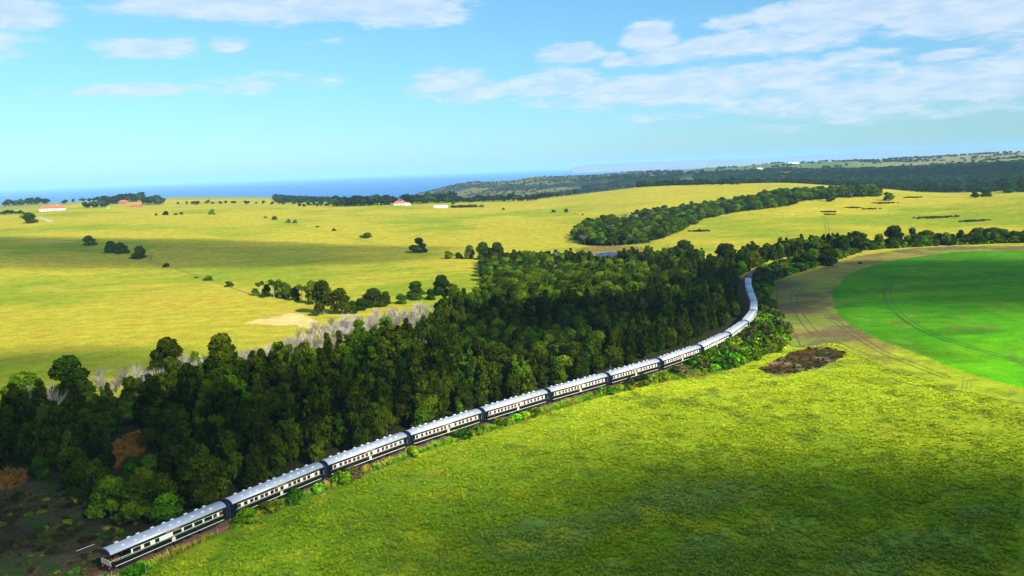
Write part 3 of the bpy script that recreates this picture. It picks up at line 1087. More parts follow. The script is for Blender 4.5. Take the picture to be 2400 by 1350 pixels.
def second_windows():
    s_ = [.075, .14, .2, .245, .305, .35, .41, .455, .515, .60, .655, .70, .765, .815, .90]
    return [(-HLN + 2 * HLN * t, .74, 'maroon' if k % 5 not in (1, 3) else 'dark') for k, t in enumerate(s_)]


def band_mesh(wins, x0, x1, side, key):
    """cream band with real openings for the windows"""
    if key in _body_cache:
        return _body_cache[key]
    b = MB()
    ys = 1.40
    y0, y1 = (-ys - .035, -ys + .002)
    hb = .10
    b.box(x0, x1, y0, y1, ZW1 - .05, ZW1)
    b.box(x0, x1, y0, y1, ZW0, ZW0 + .07)
    ws = sorted((a - w_ / 2, a + w_ / 2) for a, w_, k in wins)
    cur = x0
    for a, c in ws + [(x1, x1)]:
        if a > cur + .01:
            b.box(cur, a, y0, y1, ZW0 + .07, ZW1 - .05)
            if a - cur > .9:      # panel joints
                pass
        cur = c
    me = b.mesh('cream_panel', M['cream'])
    _body_cache[key] = me
    return me


m_body = MB().box(-HLN + .9, HLN - .9, -1.40, 1.40, Z0, Z1).box(-HLN + .12, -HLN + .9, -1.22, 1.22, Z0, Z1).box(HLN - .9, HLN - .12, -1.22, 1.22, Z0, Z1).mesh('body', M['body'])
m_body_obs = MB().box(-HLN + 3.6, HLN - .9, -1.40, 1.40, Z0, Z1).box(-HLN + .15, -HLN + 3.6, -1.40, 1.40, Z0, Z0 + .18).box(HLN - .9, HLN - .12, -1.22, 1.22, Z0, Z1).mesh('body', M['body'])
m_roof = MB().prism(ROOFP, -HLN + .25, HLN - .25).mesh('roof', M['roof'], True)
m_roofend = MB().prism([(y * .985, 3.28 + (z - 3.28) * .97) for y, z in ROOFP], 0, .25).mesh('roof_end', M['navy'])
for me in (m_roof,):
    for p_ in me.polygons:
        p_.use_smooth = abs(p_.normal.x) < .5
m_line = {}
for sd_ in (-1, 1):
    y0, y1 = sorted((sd_ * 1.40, sd_ * 1.425))
    m_line[sd_] = (MB().box(-HLN + .9, HLN - .9, y0, y1, Z0 - .03, Z0 + .05).mesh('sole_stripe', M['cream']),
                   MB().box(-HLN + .9, HLN - .9, y0, y1, ZW0 - .16, ZW0 - .135).mesh('waist_line', M['cream']))
m_under = MB().box(-2.9, -.9, -1.2, 1.2, .5, 1.08).box(.3, 2.2, -1.25, -.3, .45, 1.08).box(.6, 2.6, .2, 1.2, .5, 1.08).box(3.0, 4.2, -1.15, -.6, .6, 1.08).box(-9.9, 9.9, -.25, .25, .78, 1.1).mesh('underframe_box', M['steel'])
m_door = MB().box(-.36, .36, -.03, 0, -1.02, .88).mesh('door', M['body'])
m_handle = MB().box(-.02, .02, -.07, -.03, -.5, .35).mesh('grab_rail', M['gold'])
m_coup = MB().box(-.1, .5, -.12, .12, .62, .86).box(.02, .3, -.9, -.62, .7, .9).box(.02, .3, .62, .9, .7, .9).mesh('coupler', M['steel'])
m_step = MB().box(-.35, .35, -1.40, -1.1, .55, .6).box(-.35, .35, -1.42, -1.15, .82, .87).mesh('footstep', M['steel'])


def carriage(idx, label):
    s = S0 + idx * LC + LC / 2
    # chord between the bogie centres
    a, b = track(s - 7.3), track(s + 7.3)
    c = (a + b) / 2
    h = math.atan2(b[1] - a[1], b[0] - a[0])
    kind = 'observation' if idx == 0 else 'second' if idx == 1 else 'dining' if idx == 8 else 'lounge' if idx in (9, 10) else 'service' if idx in (12,) else 'sleeper'
    root = thing('railway_carriage', label, 'train carriage', (c[0], c[1], RAILZ), h, 'carriages of the silver roofed train')
    link('body', m_body_obs if idx == 0 else m_body, root)
    link('roof', m_roof, root)
    link('roof_end', m_roofend, root, (-HLN, 0, 0))
    link('roof_end', m_roofend, root, (HLN - .25, 0, 0))
    wins = {'observation': observation_windows, 'second': second_windows, 'dining': dining_windows, 'lounge': lounge_windows}.get(kind, sleeping_windows)()
    x0, x1 = (-HLN + 3.65, HLN - 1.0) if idx == 0 else (-HLN + 1.35, HLN - 1.35)
    for sd_ in (-1, 1):
        key = (kind, 'band')
        bo = link('cream_panel', band_mesh(wins, x0, x1, sd_, key), root)
        if sd_ == 1:
            bo.rotation_euler = (0, 0, math.pi)
            bo.scale = (-1, 1, 1) if False else (1, 1, 1)
        zc, hh = (ZW0 + .07 + ZW1 - .05) / 2, ZW1 - ZW0 - .12
        for (wx, ww, wk) in wins:
            if idx > 10 and sd_ == 1 and False:
                continue
            pane, fr = win_mesh(ww, hh, wk)
            wo = link('window', pane, root)
            xx = wx if sd_ == -1 else -wx
            wo.location = (xx, sd_ * 1.40, zc)
            if sd_ == 1:
                wo.rotation_euler = (0, 0, math.pi)
            link('window_frame', fr, wo)
        link('sole_stripe', m_line[sd_][0], root)
        link('waist_line', m_line[sd_][1], root)
        if idx != 0:
            for ex in (-HLN + .5, HLN - .5):
                do = link('door', m_door, root, (ex, sd_ * 1.22, 2.16))
                if sd_ == 1:
                    do.rotation_euler = (0, 0, math.pi)
                link('grab_rail', m_handle, do, (.42, 0, 0))
                st = link('footstep', m_step, root, (ex, 0, 0))
                if sd_ == 1:
                    st.rotation_euler = (0, 0, math.pi)
        co = link('crest', m_crest, root, (0.2, sd_ * 1.402, 1.56))
        tx = link('lettering', tcu, root, (0.2, sd_ * 1.412, 3.10))
        tx.rotation_euler = (R(90), 0, 0 if sd_ == -1 else math.pi)
        if sd_ == 1:
            co.rotation_euler = (0, 0, math.pi)
    nv = 9 if kind != 'second' else 10
    for k in range(nv):
        xv = -HLN + 2.6 + k * (2 * HLN - 5.2) / (nv - 1)
        if k % 3 == 2:
            xv -= .5
        for yv in (-.95, .95):
            zz = 3.28 + .74 * math.sqrt(1 - (yv / 1.5) ** 2)
            vo = link('roof_vent', m_vent, root, (xv, yv, zz + .02))
            vo.rotation_euler = (-math.atan(yv * .74 / 1.5 / 1.5 / math.sqrt(1 - (yv / 1.5) ** 2)) * 1.0, 0, 0)
            link('vent_base', m_ventbase, vo)
    for bx in (-7.3, 7.3):
        bo = link('bogie', m_bogie, root, (bx, 0, 0))
        for wx in (-1.2, 1.2):
            link('wheelset', m_wheel, bo, (wx, 0, .45))
    link('underframe_box', m_under, root)
    ends = ((HLN, 0),) if idx == 0 else ((HLN, 0), (-HLN, math.pi))
    for ex, rz in ends:
        link('gangway', m_gang, root, (ex - .12 * (1 if rz == 0 else -1), 0, 0), rz)
        link('coupler', m_coup, root, (ex - .1 * (1 if rz == 0 else -1), 0, 0), rz)
    if idx == 0:
        xe = -HLN + .2
        rb = MB()
        for yy in (-1.38, 1.38):
            rb.tube((xe, yy, 2.2), (-HLN + 3.6, yy, 2.2), .03).tube((xe, yy, 1.75), (-HLN + 3.6, yy, 1.75), .015)
            for xx in np.linspace(xe, -HLN + 3.5, 6):
                rb.tube((xx, yy, 1.25), (xx, yy, 2.2), .02)
        for yy in np.linspace(-1.3, 1.3, 9):
            rb.tube((xe, yy, 1.25), (xe, yy, 2.15), .018)
        rb.tube((xe, -1.38, 2.2), (xe, 1.38, 2.2), .03)
        rb.obj('balcony_railing', M['cream'], root)
        for yy in (-1.34, 1.34):
            for xx in (xe + .05, -HLN + 1.9):
                MB().box(xx - .05, xx + .05, yy - .05, yy + .05, 1.25, 3.30).obj('balcony_post', M['body'], root)
        MB().box(xe, -HLN + 3.6, -1.40, -1.37, 1.25, 1.95).box(xe, -HLN + 3.6, 1.37, 1.40, 1.25, 1.95).obj('balcony_side', M['body'], root)
        MB().box(-HLN + .02, -HLN + .12, -1.42, 1.42, 3.12, 3.28).obj('canopy_beam', M['navy'], root)
        for (bx, by) in ((-HLN + 1.1, -.75), (-HLN + 1.1, .6), (-HLN + 2.3, .75)):
            MB().box(bx - .35, bx + .35, by - .3, by + .3, 1.32, 1.72).box(bx - .35, bx + .35, by + .22, by + .3, 1.72, 2.15).obj('balcony_seat', M['wood'], root)
        for yy in (-1.0, 1.0):
            lb = MB().tube((-HLN + .15, yy, 1.0), (-HLN - .02, yy, 1.0), .13, .13, 10)
            tag(lb.obj('tail_lamp', M['red'], root), 'round red tail lamp')
    return root


CLAB = ['rearmost carriage with an open balcony, wide dark windows and two red tail lamps',
        'second carriage from the rear, some blinds dark and some maroon, bushes hiding its lower side',
        'third carriage from the rear, maroon blinds, roof turning from bluish shade to silver',
        'fourth carriage from the rear, maroon blinds, just right of the third',
        'fifth carriage from the rear, maroon blinds, in the middle of the straight',
        'sixth carriage from the rear, maroon blinds, above the first red earth gap in the verge',
        'seventh carriage from the rear, maroon blinds, where red ballast starts to show below',
        'eighth carriage from the rear, last with maroon blinds before the curve',
        'ninth carriage from the rear, narrow dark windows in cream, at the start of the curve',
        'tenth carriage from the rear, closely spaced dark windows, in the sharp part of the curve',
        'eleventh carriage from the rear, turning away so its side is seen at a steep slant',
        'twelfth carriage from the rear, roof seen end on at the outermost bend',
        'thirteenth carriage from the rear, just past the outermost bend opposite the white marker',
        'fourteenth carriage from the rear, second behind the locomotive',
        'fifteenth carriage from the rear, directly behind the dark blue locomotive']
for i in range(15):
    carriage(i, CLAB[i])

# locomotive
s = S0 + 15 * LC + 9.5
a, b = track(s - 6), track(s + 6)
loco = thing('locomotive', 'dark navy diesel locomotive at the head of the train in shade', 'locomotive', ((a[0] + b[0]) / 2, (a[1] + b[1]) / 2, RAILZ), math.atan2(b[1] - a[1], b[0] - a[0]))
MB().box(-8.8, 8.8, -1.4, 1.4, 1.0, 1.3).obj('frame', M['steel'], loco)
MB().prism([(-1.1, 1.3), (1.1, 1.3), (1.1, 3.3), (.8, 3.7), (-.8, 3.7), (-1.1, 3.3)], -8.2, 4.6).obj('engine_hood', M['loco'], loco)
MB().prism([(-1.4, 1.3), (1.4, 1.3), (1.4, 3.4), (.9, 3.9), (-.9, 3.9), (-1.4, 3.4)], 4.6, 7.2).obj('cab', M['loco'], loco)
MB().prism([(-1.0, 1.3), (1.0, 1.3), (1.0, 2.5), (.7, 2.8), (-.7, 2.8), (-1.0, 2.5)], 7.2, 8.6).obj('nose', M['loco'], loco)
for yy in (-1.41, 1.40):
    MB().box(5.0, 5.8, yy, yy + .012, 2.6, 3.3).obj('cab_window', M['glass'], loco)
    MB().box(6.1, 6.8, yy, yy + .012, 2.6, 3.3).obj('cab_window', M['glass'], loco)
for xx in (-6.5, -4.5, -2.5):
    MB().tube((xx, 0, 3.7), (xx, 0, 3.85), .75, .75, 12).obj('radiator_fan', M['steel'], loco)
MB().box(1.0, 1.8, -.3, .3, 3.7, 4.0).obj('exhaust', M['steel'], loco)
for yy in (-1.35, 1.35):
    hb = MB().tube((-8.6, yy, 2.2), (4.5, yy, 2.2), .03)
    for xx in np.linspace(-8.6, 4.4, 9):
        hb.tube((xx, yy, 1.3), (xx, yy, 2.2), .025)
    hb.obj('handrail', M['cream'], loco)
for bx in (-5.8, 5.8):
    bo = link('bogie', m_bogie, loco, (bx, 0, 0))
    for wx in (-1.3, 0, 1.3):
        link('wheelset', m_wheel, bo, (wx, 0, .45))
MB().box(-2.5, 2.5, -1.2, 1.2, .4, 1.0).obj('fuel_tank', M['steel'], loco)

# ------------------------------------------------------------------ plants: meshes
def ico(sub):
    import bmesh
    bm = bmesh.new()
    bmesh.ops.create_icosphere(bm, subdivisions=sub, radius=1)
    V = np.array([v.co[:] for v in bm.verts])
    Q = np.array([[v.index for v in f.verts] for f in bm.faces])
    bm.free()
    return V, Q


ICO1, ICO2 = ico(1), ico(2)


def tufts(P, Nrm, size, g, up=0.0, aspect=1.0, jitter=0.7):
    """one bent leaf spray (quad) per point, turned roughly to its outward normal"""
    n = len(P)
    nn = Nrm + g.normal(0, jitter, (n, 3))
    nn /= np.linalg.norm(nn, axis=1)[:, None]
    ref = g.normal(0, 1, (n, 3)) * (1 - up) + np.array([0, 0, 1.0]) * up * 2
    t = ref - (ref * nn).sum(1)[:, None] * nn
    t /= np.linalg.norm(t, axis=1)[:, None] + 1e-9
    b = np.cross(nn, t)
    s = size * (0.6 + 0.8 * g.random(n))[:, None]
    a = P - t * s * aspect * .5 - b * s * .28
    c = P - t * s * aspect * .5 + b * s * .28
    e = P + t * s * aspect * .5 + b * s * .5 + nn * s * .1
    f = P + t * s * aspect * .62 - b * s * .36 + nn * s * .25
    V = np.stack([a, c, e, f], 1).reshape(-1, 3)
    Q = np.arange(4 * n).reshape(-1, 4)
    return V, Q


def crown_mesh(name, lobes, n, size, m, seed, up=0.0, aspect=1.0, core=0.72, flat_bottom=None):
    """lobes: (cx,cy,cz, rx,ry,rz). Sprays over every lobe plus a rough inner mass"""
    g = np.random.default_rng(seed)
    lb = np.array(lobes, float)
    area = (lb[:, 3] * lb[:, 4] + lb[:, 3] * lb[:, 5]) ** 1.0
    pick = g.choice(len(lb), n, p=area / area.sum())
    d = g.normal(0, 1, (n, 3))
    d[:, 2] = np.where(g.random(n) < .62, np.abs(d[:, 2]), d[:, 2])
    d /= np.linalg.norm(d, axis=1)[:, None]
    L = lb[pick]
    rad = 0.62 + 0.58 * g.random(n) ** 1.2
    P = L[:, :3] + d * L[:, 3:6] * rad[:, None]
    # drop sprays buried inside other lobes
    keep = np.ones(n, bool)
    for k in range(len(lb)):
        q = (P - lb[k, :3]) / (lb[k, 3:6] * .72)
        keep &= ~(((q ** 2).sum(1) < 1) & (pick != k))
    P, d, pk = P[keep], d[keep], pick[keep]
    V, Q = tufts(P, d, size, g, up, aspect)
    lobv = g.random(len(lb))
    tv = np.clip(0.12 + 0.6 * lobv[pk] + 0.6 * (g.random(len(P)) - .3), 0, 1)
    A = np.repeat(tv, 4)
    # inner mass, so the crown is not see-through everywhere
    V2, T2, A2 = [], [], []
    off = len(V)
    iv, iq = ICO1
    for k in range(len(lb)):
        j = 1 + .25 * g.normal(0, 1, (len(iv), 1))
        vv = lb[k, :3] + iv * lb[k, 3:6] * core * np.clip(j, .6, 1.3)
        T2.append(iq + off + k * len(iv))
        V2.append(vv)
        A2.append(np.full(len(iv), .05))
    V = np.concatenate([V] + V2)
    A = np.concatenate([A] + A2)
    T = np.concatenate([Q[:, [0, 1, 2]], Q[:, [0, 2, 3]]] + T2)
    return fastmesh(name, V, T, m, attr=A)


def trunk_mesh(name, H, r, lean, limbs, m, seed):
    g = random.Random(seed)
    b = MB()
    pts = [(0, 0, -0.4)]
    rad = [r * 1.25]
    for i in range(1, 5):
        f = i / 4
        pts.append((lean[0] * f * f + g.uniform(-.1, .1) * H * .04, lean[1] * f * f + g.uniform(-.1, .1) * H * .04, H * f))
        rad.append(r * (1 - .75 * f))
    b.path(pts, rad, 7)
    for (lx, ly, lz, f) in limbs:
        i = min(3, int(f * 4))
        t = f * 4 - i
        p0 = tuple(pts[i][k] * (1 - t) + pts[i + 1][k] * t for k in range(3))
        mid = ((p0[0] + lx) / 2, (p0[1] + ly) / 2, (p0[2] + lz) / 2 - .25)
        b.path([p0, mid, (lx, ly, lz)], [r * .38, r * .26, r * .1], 5)
    return b.mesh(name, m)


PINE, BROAD, BARE, SHRUB, UMB = [], [], [], [], []
# pine-like trees of the wood: ragged cones of upward sprays, 13 m tall
for v in range(5):
    g = np.random.default_rng(100 + v)
    H = 13.0
    lob = []
    wide = [2.7, 3.5, 2.2, 3.9, 3.0][v]
    nl = 6
    for i in range(nl):
        f = i / (nl - 1)
        z = H * (0.20 + 0.72 * f)
        rr = wide * (1 - f) ** .5 * (1.0 if f > .08 else .8)
        k = max(1, int(round(4.6 * (1 - f) + .6)))
        ph = g.random() * 6.28
        for j in range(k):
            a = ph + 2 * math.pi * j / k + g.normal(0, .25)
            o = rr * .62 * (0.75 + .5 * g.random()) if k > 1 else 0
            o *= .8 + .6 * g.random()
            s_ = (0.45 + rr * .30) * (0.65 + .7 * g.random())
            lob.append((o * math.cos(a), o * math.sin(a), z + g.normal(0, .8), s_, s_, s_ * 1.35))
    lob.append((g.normal(0, .3), g.normal(0, .3), H * .94, .7, .7, .9))
    limbs = [(lx * .8, ly * .8, lz - .3, min(.9, max(.15, (lz - .8) / H))) for (lx, ly, lz, *_) in lob[:8]]
    PINE.append((crown_mesh('crown', lob, 3400, .66, M['pine'], 200 + v, up=.55, aspect=1.7, core=.48), trunk_mesh('trunk', H * .93, .22, (0, 0), limbs, M['bark'], v), H))
# broad domed evergreens, 10 m
for v in range(5):
    g = np.random.default_rng(300 + v)
    H = 10.0
    lob = []
    wide = [3.6, 4.3, 3.2, 4.8, 3.9][v]
    for i in range([11, 14, 9, 15, 12][v]):
        a = g.random() * 6.28
        f = math.sqrt(g.random())
        zz = H * (0.86 - 0.42 * f * f) - abs(g.normal(0, .09)) * H - (g.random() < .35) * H * .2
        s_ = wide * (.34 + .16 * g.random())
        lob.append((wide * .72 * f * math.cos(a), wide * .72 * f * math.sin(a), max(2.0, zz - s_ * .3), s_, s_, s_ * .8))
    limbs = [(l[0] * .8, l[1] * .8, l[2] - .3, .4 + .12 * (i % 4)) for i, l in enumerate(lob[:8])]
    BROAD.append((crown_mesh('crown', lob, 4200, .50, M['broad'], 400 + v, up=.1, core=.5), trunk_mesh('trunk', H * .62, .28, (0, 0), limbs, M['bark'], 10 + v), H))
# umbrella-headed trees with pale trunks, 9 m
for v in range(3):
    g = np.random.default_rng(500 + v)
    H = 9.0
    lob = []
    for i in range(8):
        a = g.random() * 6.28
        f = math.sqrt(g.random())
        s_ = .85 + .5 * g.random()
        lob.append((2.2 * f * math.cos(a), 2.2 * f * math.sin(a), H * (.9 - .16 * f) - g.random() * 1.6, s_, s_, s_ * .6))
    limbs = [(l[0] * .85, l[1] * .85, l[2] - .2, .35 + .12 * (i % 4)) for i, l in enumerate(lob)]
    UMB.append((crown_mesh('crown', lob, 1500, .42, M['broad'], 520 + v, core=.55), trunk_mesh('trunk', H * .8, .17, (.3, .2), limbs, M['palebark'], 30 + v), H))


def bare_mesh(name, H, seed, m, spread=.42, n0=9):
    """leafless tree: many upright forking twigs"""
    g = random.Random(seed)
    b = MB()

    def grow(p, d, L, r, lvl):
        q = p + d * L
        b.tube(p, q, r, r * .6, 4 if lvl < 2 else 3)
        if lvl >= 3:
            return
        for _ in range(3 if lvl else 3):
            dd = (d + Vector((g.uniform(-1, 1), g.uniform(-1, 1), g.uniform(-.1, .5))) * spread).normalized()
            grow(p + d * L * g.uniform(.55, 1.0), dd, L * g.uniform(.55, .8), r * .52, lvl + 1)
    grow(Vector((0, 0, -.3)), Vector((0, 0, 1)), H * .3, H * .016, 0)
    for k in range(n0):
        a = g.uniform(0, 6.28)
        d = Vector((math.cos(a) * .45, math.sin(a) * .45, 1)).normalized()
        grow(Vector((0, 0, H * .1)), d, H * g.uniform(.26, .36), H * .010, 1)
    me = b.mesh(name, m)
    at_ = me.attributes.new('tuft', 'FLOAT', 'POINT')
    at_.data.foreach_set('value', np.random.default_rng(seed).random(len(me.vertices)).astype(np.float32))
    return me


for v in range(3):
    BARE.append((bare_mesh('branches', 8.0, 700 + v, M['deadtwig']), MB().path([(0, 0, -.4), (.05, 0, 1.2), (0, .1, 2.6)], [.16, .13, .09], 6).mesh('trunk', M['palebark']), 8.0))
# shrubs, 1.8 m tall at scale 1
for v in range(5):
    g = np.random.default_rng(800 + v)
    lob = []
    for i in range(6 + v):
        a = g.random() * 6.28
        f = math.sqrt(g.random())
        s_ = .45 + .25 * g.random()
        lob.append((1.0 * f * math.cos(a), 1.0 * f * math.sin(a), .95 - .45 * f + .25 * g.normal(), s_, s_, s_))
    SHRUB.append((crown_mesh('leaves', lob, 800, .32, M['scrub'] if v == 4 else M['shrub'], 820 + v, up=.3), MB().tube((0, 0, -.2), (0, 0, .7), .06, .03, 5).tube((0, 0, -.1), (.4, .2, .8), .04, .02, 4).tube((0, 0, -.1), (-.3, -.3, .8), .04, .02, 4).mesh('stems', M['bark']), 1.8))
# far trees: cheap
FART = []
for v in range(3):
    g = np.random.default_rng(900 + v)
    lob = []
    for i in range(6):
        a = g.random() * 6.28
        f = math.sqrt(g.random())
        lob.append((3 * f * math.cos(a), 3 * f * math.sin(a), 5.5 - 2 * f + g.normal(), 2.2, 2.2, 1.9))
    FART.append((crown_mesh('crown', lob, 260, 1.3, M['farleaf'], 920 + v), MB().tube((0, 0, -1), (0, 0, 5), .3, .2, 5).mesh('trunk', M['bark']), 8.5))

PART = {'pine': ('crown', 'trunk'), 'bare': ('branches', 'trunk'), 'shrub': ('leaves', 'stems')}


def plant(name, proto, x, y, h, label, cat, group=None, wide=1.0, rz=None, dz=0.0, parts=('crown', 'trunk')):
    s_ = h / proto[2]
    root = thing(name, label, cat, (x, y, float(zf(x, y)) + dz), random.uniform(0, 6.28) if rz is None else rz, group)
    root.scale = (s_ * wide, s_ * wide, s_)
    link(parts[0], proto[0], root)
    link(parts[1], proto[1], root)
    return root


def scatter(P, sp, jit=.42, g=rng):
    x0, y0 = P.min(0)
    x1, y1 = P.max(0)
    xs, ys = np.meshgrid(np.arange(x0, x1, sp), np.arange(y0, y1, sp * .9))
    xs = xs + (np.arange(xs.shape[0])[:, None] % 2) * sp / 2
    x = (xs + g.uniform(-jit, jit, xs.shape) * sp).ravel()
    y = (ys + g.uniform(-jit, jit, ys.shape) * sp).ravel()
    m = inside(P, x, y)
    return x[m], y[m]


def instanced(name, protos, X, Y, H, VI, label, wide=None, dz=0.0, gcol=None):
    """ONE object: plants too many to count, copied onto points by geometry nodes.
    protos: list of tuples of objects (crown object, trunk object) already in the scene, and their height"""
    n = len(X)
    me = bpy.data.meshes.new(name)
    me.vertices.add(n)
    me.vertices.foreach_set('co', np.column_stack([X, Y, zf(X, Y) + dz]).astype(np.float32).ravel())
    g = np.random.default_rng(len(name) + n)
    wide = np.ones(n) if wide is None else wide
    sc = np.asarray(H, float)
    a = me.attributes.new('scl', 'FLOAT_VECTOR', 'POINT')
    hs = np.array([p[1] for p in protos])[VI]
    s_ = sc / hs
    a.data.foreach_set('vector', np.column_stack([s_ * wide, s_ * wide, s_]).astype(np.float32).ravel())
    a = me.attributes.new('rotv', 'FLOAT_VECTOR', 'POINT')
    a.data.foreach_set('vector', np.column_stack([g.normal(0, .04, n), g.normal(0, .04, n), g.uniform(0, 6.28, n)]).astype(np.float32).ravel())
    a = me.attributes.new('kindi', 'INT', 'POINT')
    a.data.foreach_set('value', np.asarray(VI, np.int32))
    if gcol is not None:
        a = me.attributes.new('gcol', 'FLOAT_VECTOR', 'POINT')
        a.data.foreach_set('vector', np.asarray(gcol, np.float32).ravel())
    o = link(name, me)
    tag(o, label, None, None, 'stuff')
    ng = bpy.data.node_groups.new(name + '_scatter', 'GeometryNodeTree')
    ng.interface.new_socket('Geometry', in_out='INPUT', socket_type='NodeSocketGeometry')
    ng.interface.new_socket('Geometry', in_out='OUTPUT', socket_type='NodeSocketGeometry')
    gi = ng.nodes.new('NodeGroupInput')
    go = ng.nodes.new('NodeGroupOutput')
    jn = ng.nodes.new('GeometryNodeJoinGeometry')

    def attr(nm, ty):
        nd = ng.nodes.new('GeometryNodeInputNamedAttribute')
        nd.data_type = ty
        nd.inputs[0].default_value = nm
        return nd.outputs[0]
    A_s, A_r, A_k = attr('scl', 'FLOAT_VECTOR'), attr('rotv', 'FLOAT_VECTOR'), attr('kindi', 'INT')
    for k, (objs, hh) in enumerate(protos):
        cmp = ng.nodes.new('FunctionNodeCompare')
        cmp.data_type = 'INT'
        cmp.operation = 'EQUAL'
        ng.links.new(A_k, cmp.inputs[2])
        cmp.inputs[3].default_value = k
        for ob in objs:
            oi = ng.nodes.new('GeometryNodeObjectInfo')
            oi.transform_space = 'ORIGINAL'
            oi.inputs['Object'].default_value = ob
            oi.inputs['As Instance'].default_value = True
            ip = ng.nodes.new('GeometryNodeInstanceOnPoints')
            ng.links.new(gi.outputs[0], ip.inputs['Points'])
            ng.links.new(cmp.outputs[0], ip.inputs['Selection'])
            ng.links.new(oi.outputs['Geometry'], ip.inputs['Instance'])
            ng.links.new(A_r, ip.inputs['Rotation'])
            ng.links.new(A_s, ip.inputs['Scale'])
            ng.links.new(ip.outputs[0], jn.inputs[0])
    ng.links.new(jn.outputs[0], go.inputs[0])
    md = o.modifiers.new('scatter', 'NODES')
    md.node_group = ng
    return o


def kids(root):
    return tuple(c for c in root.children)


# ------------------------------------------------------------------ the wood beside the line
x, y = scatter(Z_WOOD, 5.5, .48)
td = track_dist(x, y)
keep = np.abs(td) > 6.5
for P in Z_CLEAR:
    c = P.mean(0)
    keep &= ~inside(c + (P - c) * 1.12, x, y)
# pull the trees off the sight line in front of the clearings so the openings show
for P in Z_CLEAR:
    c = P.mean(0)
    rc = np.hypot(*c)
    for k in (3.5, 7.0):
        keep &= ~inside(P * (1 - k / rc), x, y)
keep &= ~inside(Z_SCRUB, x, y)
x, y, td = x[keep], y[keep], td[keep]
r = np.hypot(x, y)
azs = np.arctan2(x, y)
# species: broad trees toward the far (upper) end and the outer edge, pines in the plantation by the line
mix_ = fbm(x, y, 45, 3, 120)
edge = ~inside(Z_WOOD.mean(0) + (Z_WOOD - Z_WOOD.mean(0)) * 0.86, x, y)
isbroad = (mix_ > .60) | (rng.random(len(x)) < .16) | ((r > 340) & (mix_ > .30 + .30 * ss(-td, 60, 25))) | (edge & (rng.random(len(x)) < .45) & (td < -25))
hgt = np.where(isbroad, rng.uniform(7.5, 11, len(x)), rng.uniform(8.5, 14.5, len(x))) * (0.86 + .3 * fbm(x, y, 30, 2, 130))
hgt[edge & (td < -25)] *= .82
hgt[inside(Z_DEAD, x * (1 + 9 / r), y * (1 + 9 / r))] *= .62
hgt[inside(Z_DEAD, x * (1 + 18 / r), y * (1 + 18 / r))] *= .8
hgt *= .84
hgt *= 1 - .42 * ss(r, 330, 430) * ss(-td, 45, 12)
near_line = np.abs(td) < 13
hgt[near_line] *= .72
# the trees before the pond stay low enough for its water to show over them
prc = float(np.hypot(*pc))
sec = (np.arctan2(x, y) > az_of(1380)) & (np.arctan2(x, y) < az_of(1448)) & (r < prc + 8)
lim = CAMH * (1 - r / (prc - 6)) - 0.3
hgt = np.where(sec, np.minimum(hgt, lim), hgt)
q = ~(sec & (lim < 2.2))
x, y, r, isbroad, hgt, td = (a_[q] for a_ in (x, y, r, isbroad, hgt, td))
# dead grey trees along the outer edge of the wood
dead = inside(Z_DEAD, x, y) & (rng.random(len(x)) < .8)
x, y, r, isbroad, hgt, td = (q[~dead] for q in (x, y, r, isbroad, hgt, td))
# the largest in the picture are individuals
app = hgt / r
order = np.argsort(-app)
inview = (np.arctan2(x, y) > az_of(-30)) & (np.arctan2(x, y) < az_of(2430)) & (r > 120)
pi = [i for i in order if not isbroad[i] and inview[i]][:290]
bi = [i for i in order if isbroad[i] and inview[i]][:150]
first_pine, first_broad = {}, {}


def where_label(xx, yy, tdd, rr_):
    if rr_ < 185:
        return 'near the open scrub behind the last carriages'
    if abs(tdd) < 14:
        return 'in the front row of the wood beside the line'
    if tdd < -60:
        return 'deep in the wood towards the left pasture'
    if rr_ > 380:
        return 'in the upper end of the wood near the bend'
    return 'in the middle of the wood left of the train'


for i in pi:
    v = int(rng.integers(5))
    w_ = where_label(x[i], y[i], td[i], r[i])
    o = plant('pine_tree', PINE[v], x[i], y[i], hgt[i], 'dark green pine standing ' + w_, 'tree', 'pines ' + w_, rng.uniform(.9, 1.2))
    first_pine.setdefault(v, o)
for i in bi:
    v = int(rng.integers(5))
    w_ = where_label(x[i], y[i], td[i], r[i])
    o = plant('broadleaf_tree', BROAD[v], x[i], y[i], hgt[i], 'round green broadleaf tree standing ' + w_, 'tree', 'broadleaf trees ' + w_, rng.uniform(.85, 1.15))
    first_broad.setdefault(v, o)
chosen = np.zeros(len(x), bool)
chosen[pi] = True
chosen[bi] = True
q = ~chosen
PP = [(kids(first_pine[v]), 13.0) for v in range(5)]
BB = [(kids(first_broad[v]), 10.0) for v in range(5)]
vi = rng.integers(0, 5, len(x)) + 5 * isbroad
instanced('woodland_trees', PP + BB, x[q], y[q], hgt[q], vi[q], 'rest of the dense dark green wood beside the railway', rng.uniform(.9, 1.15, q.sum()))
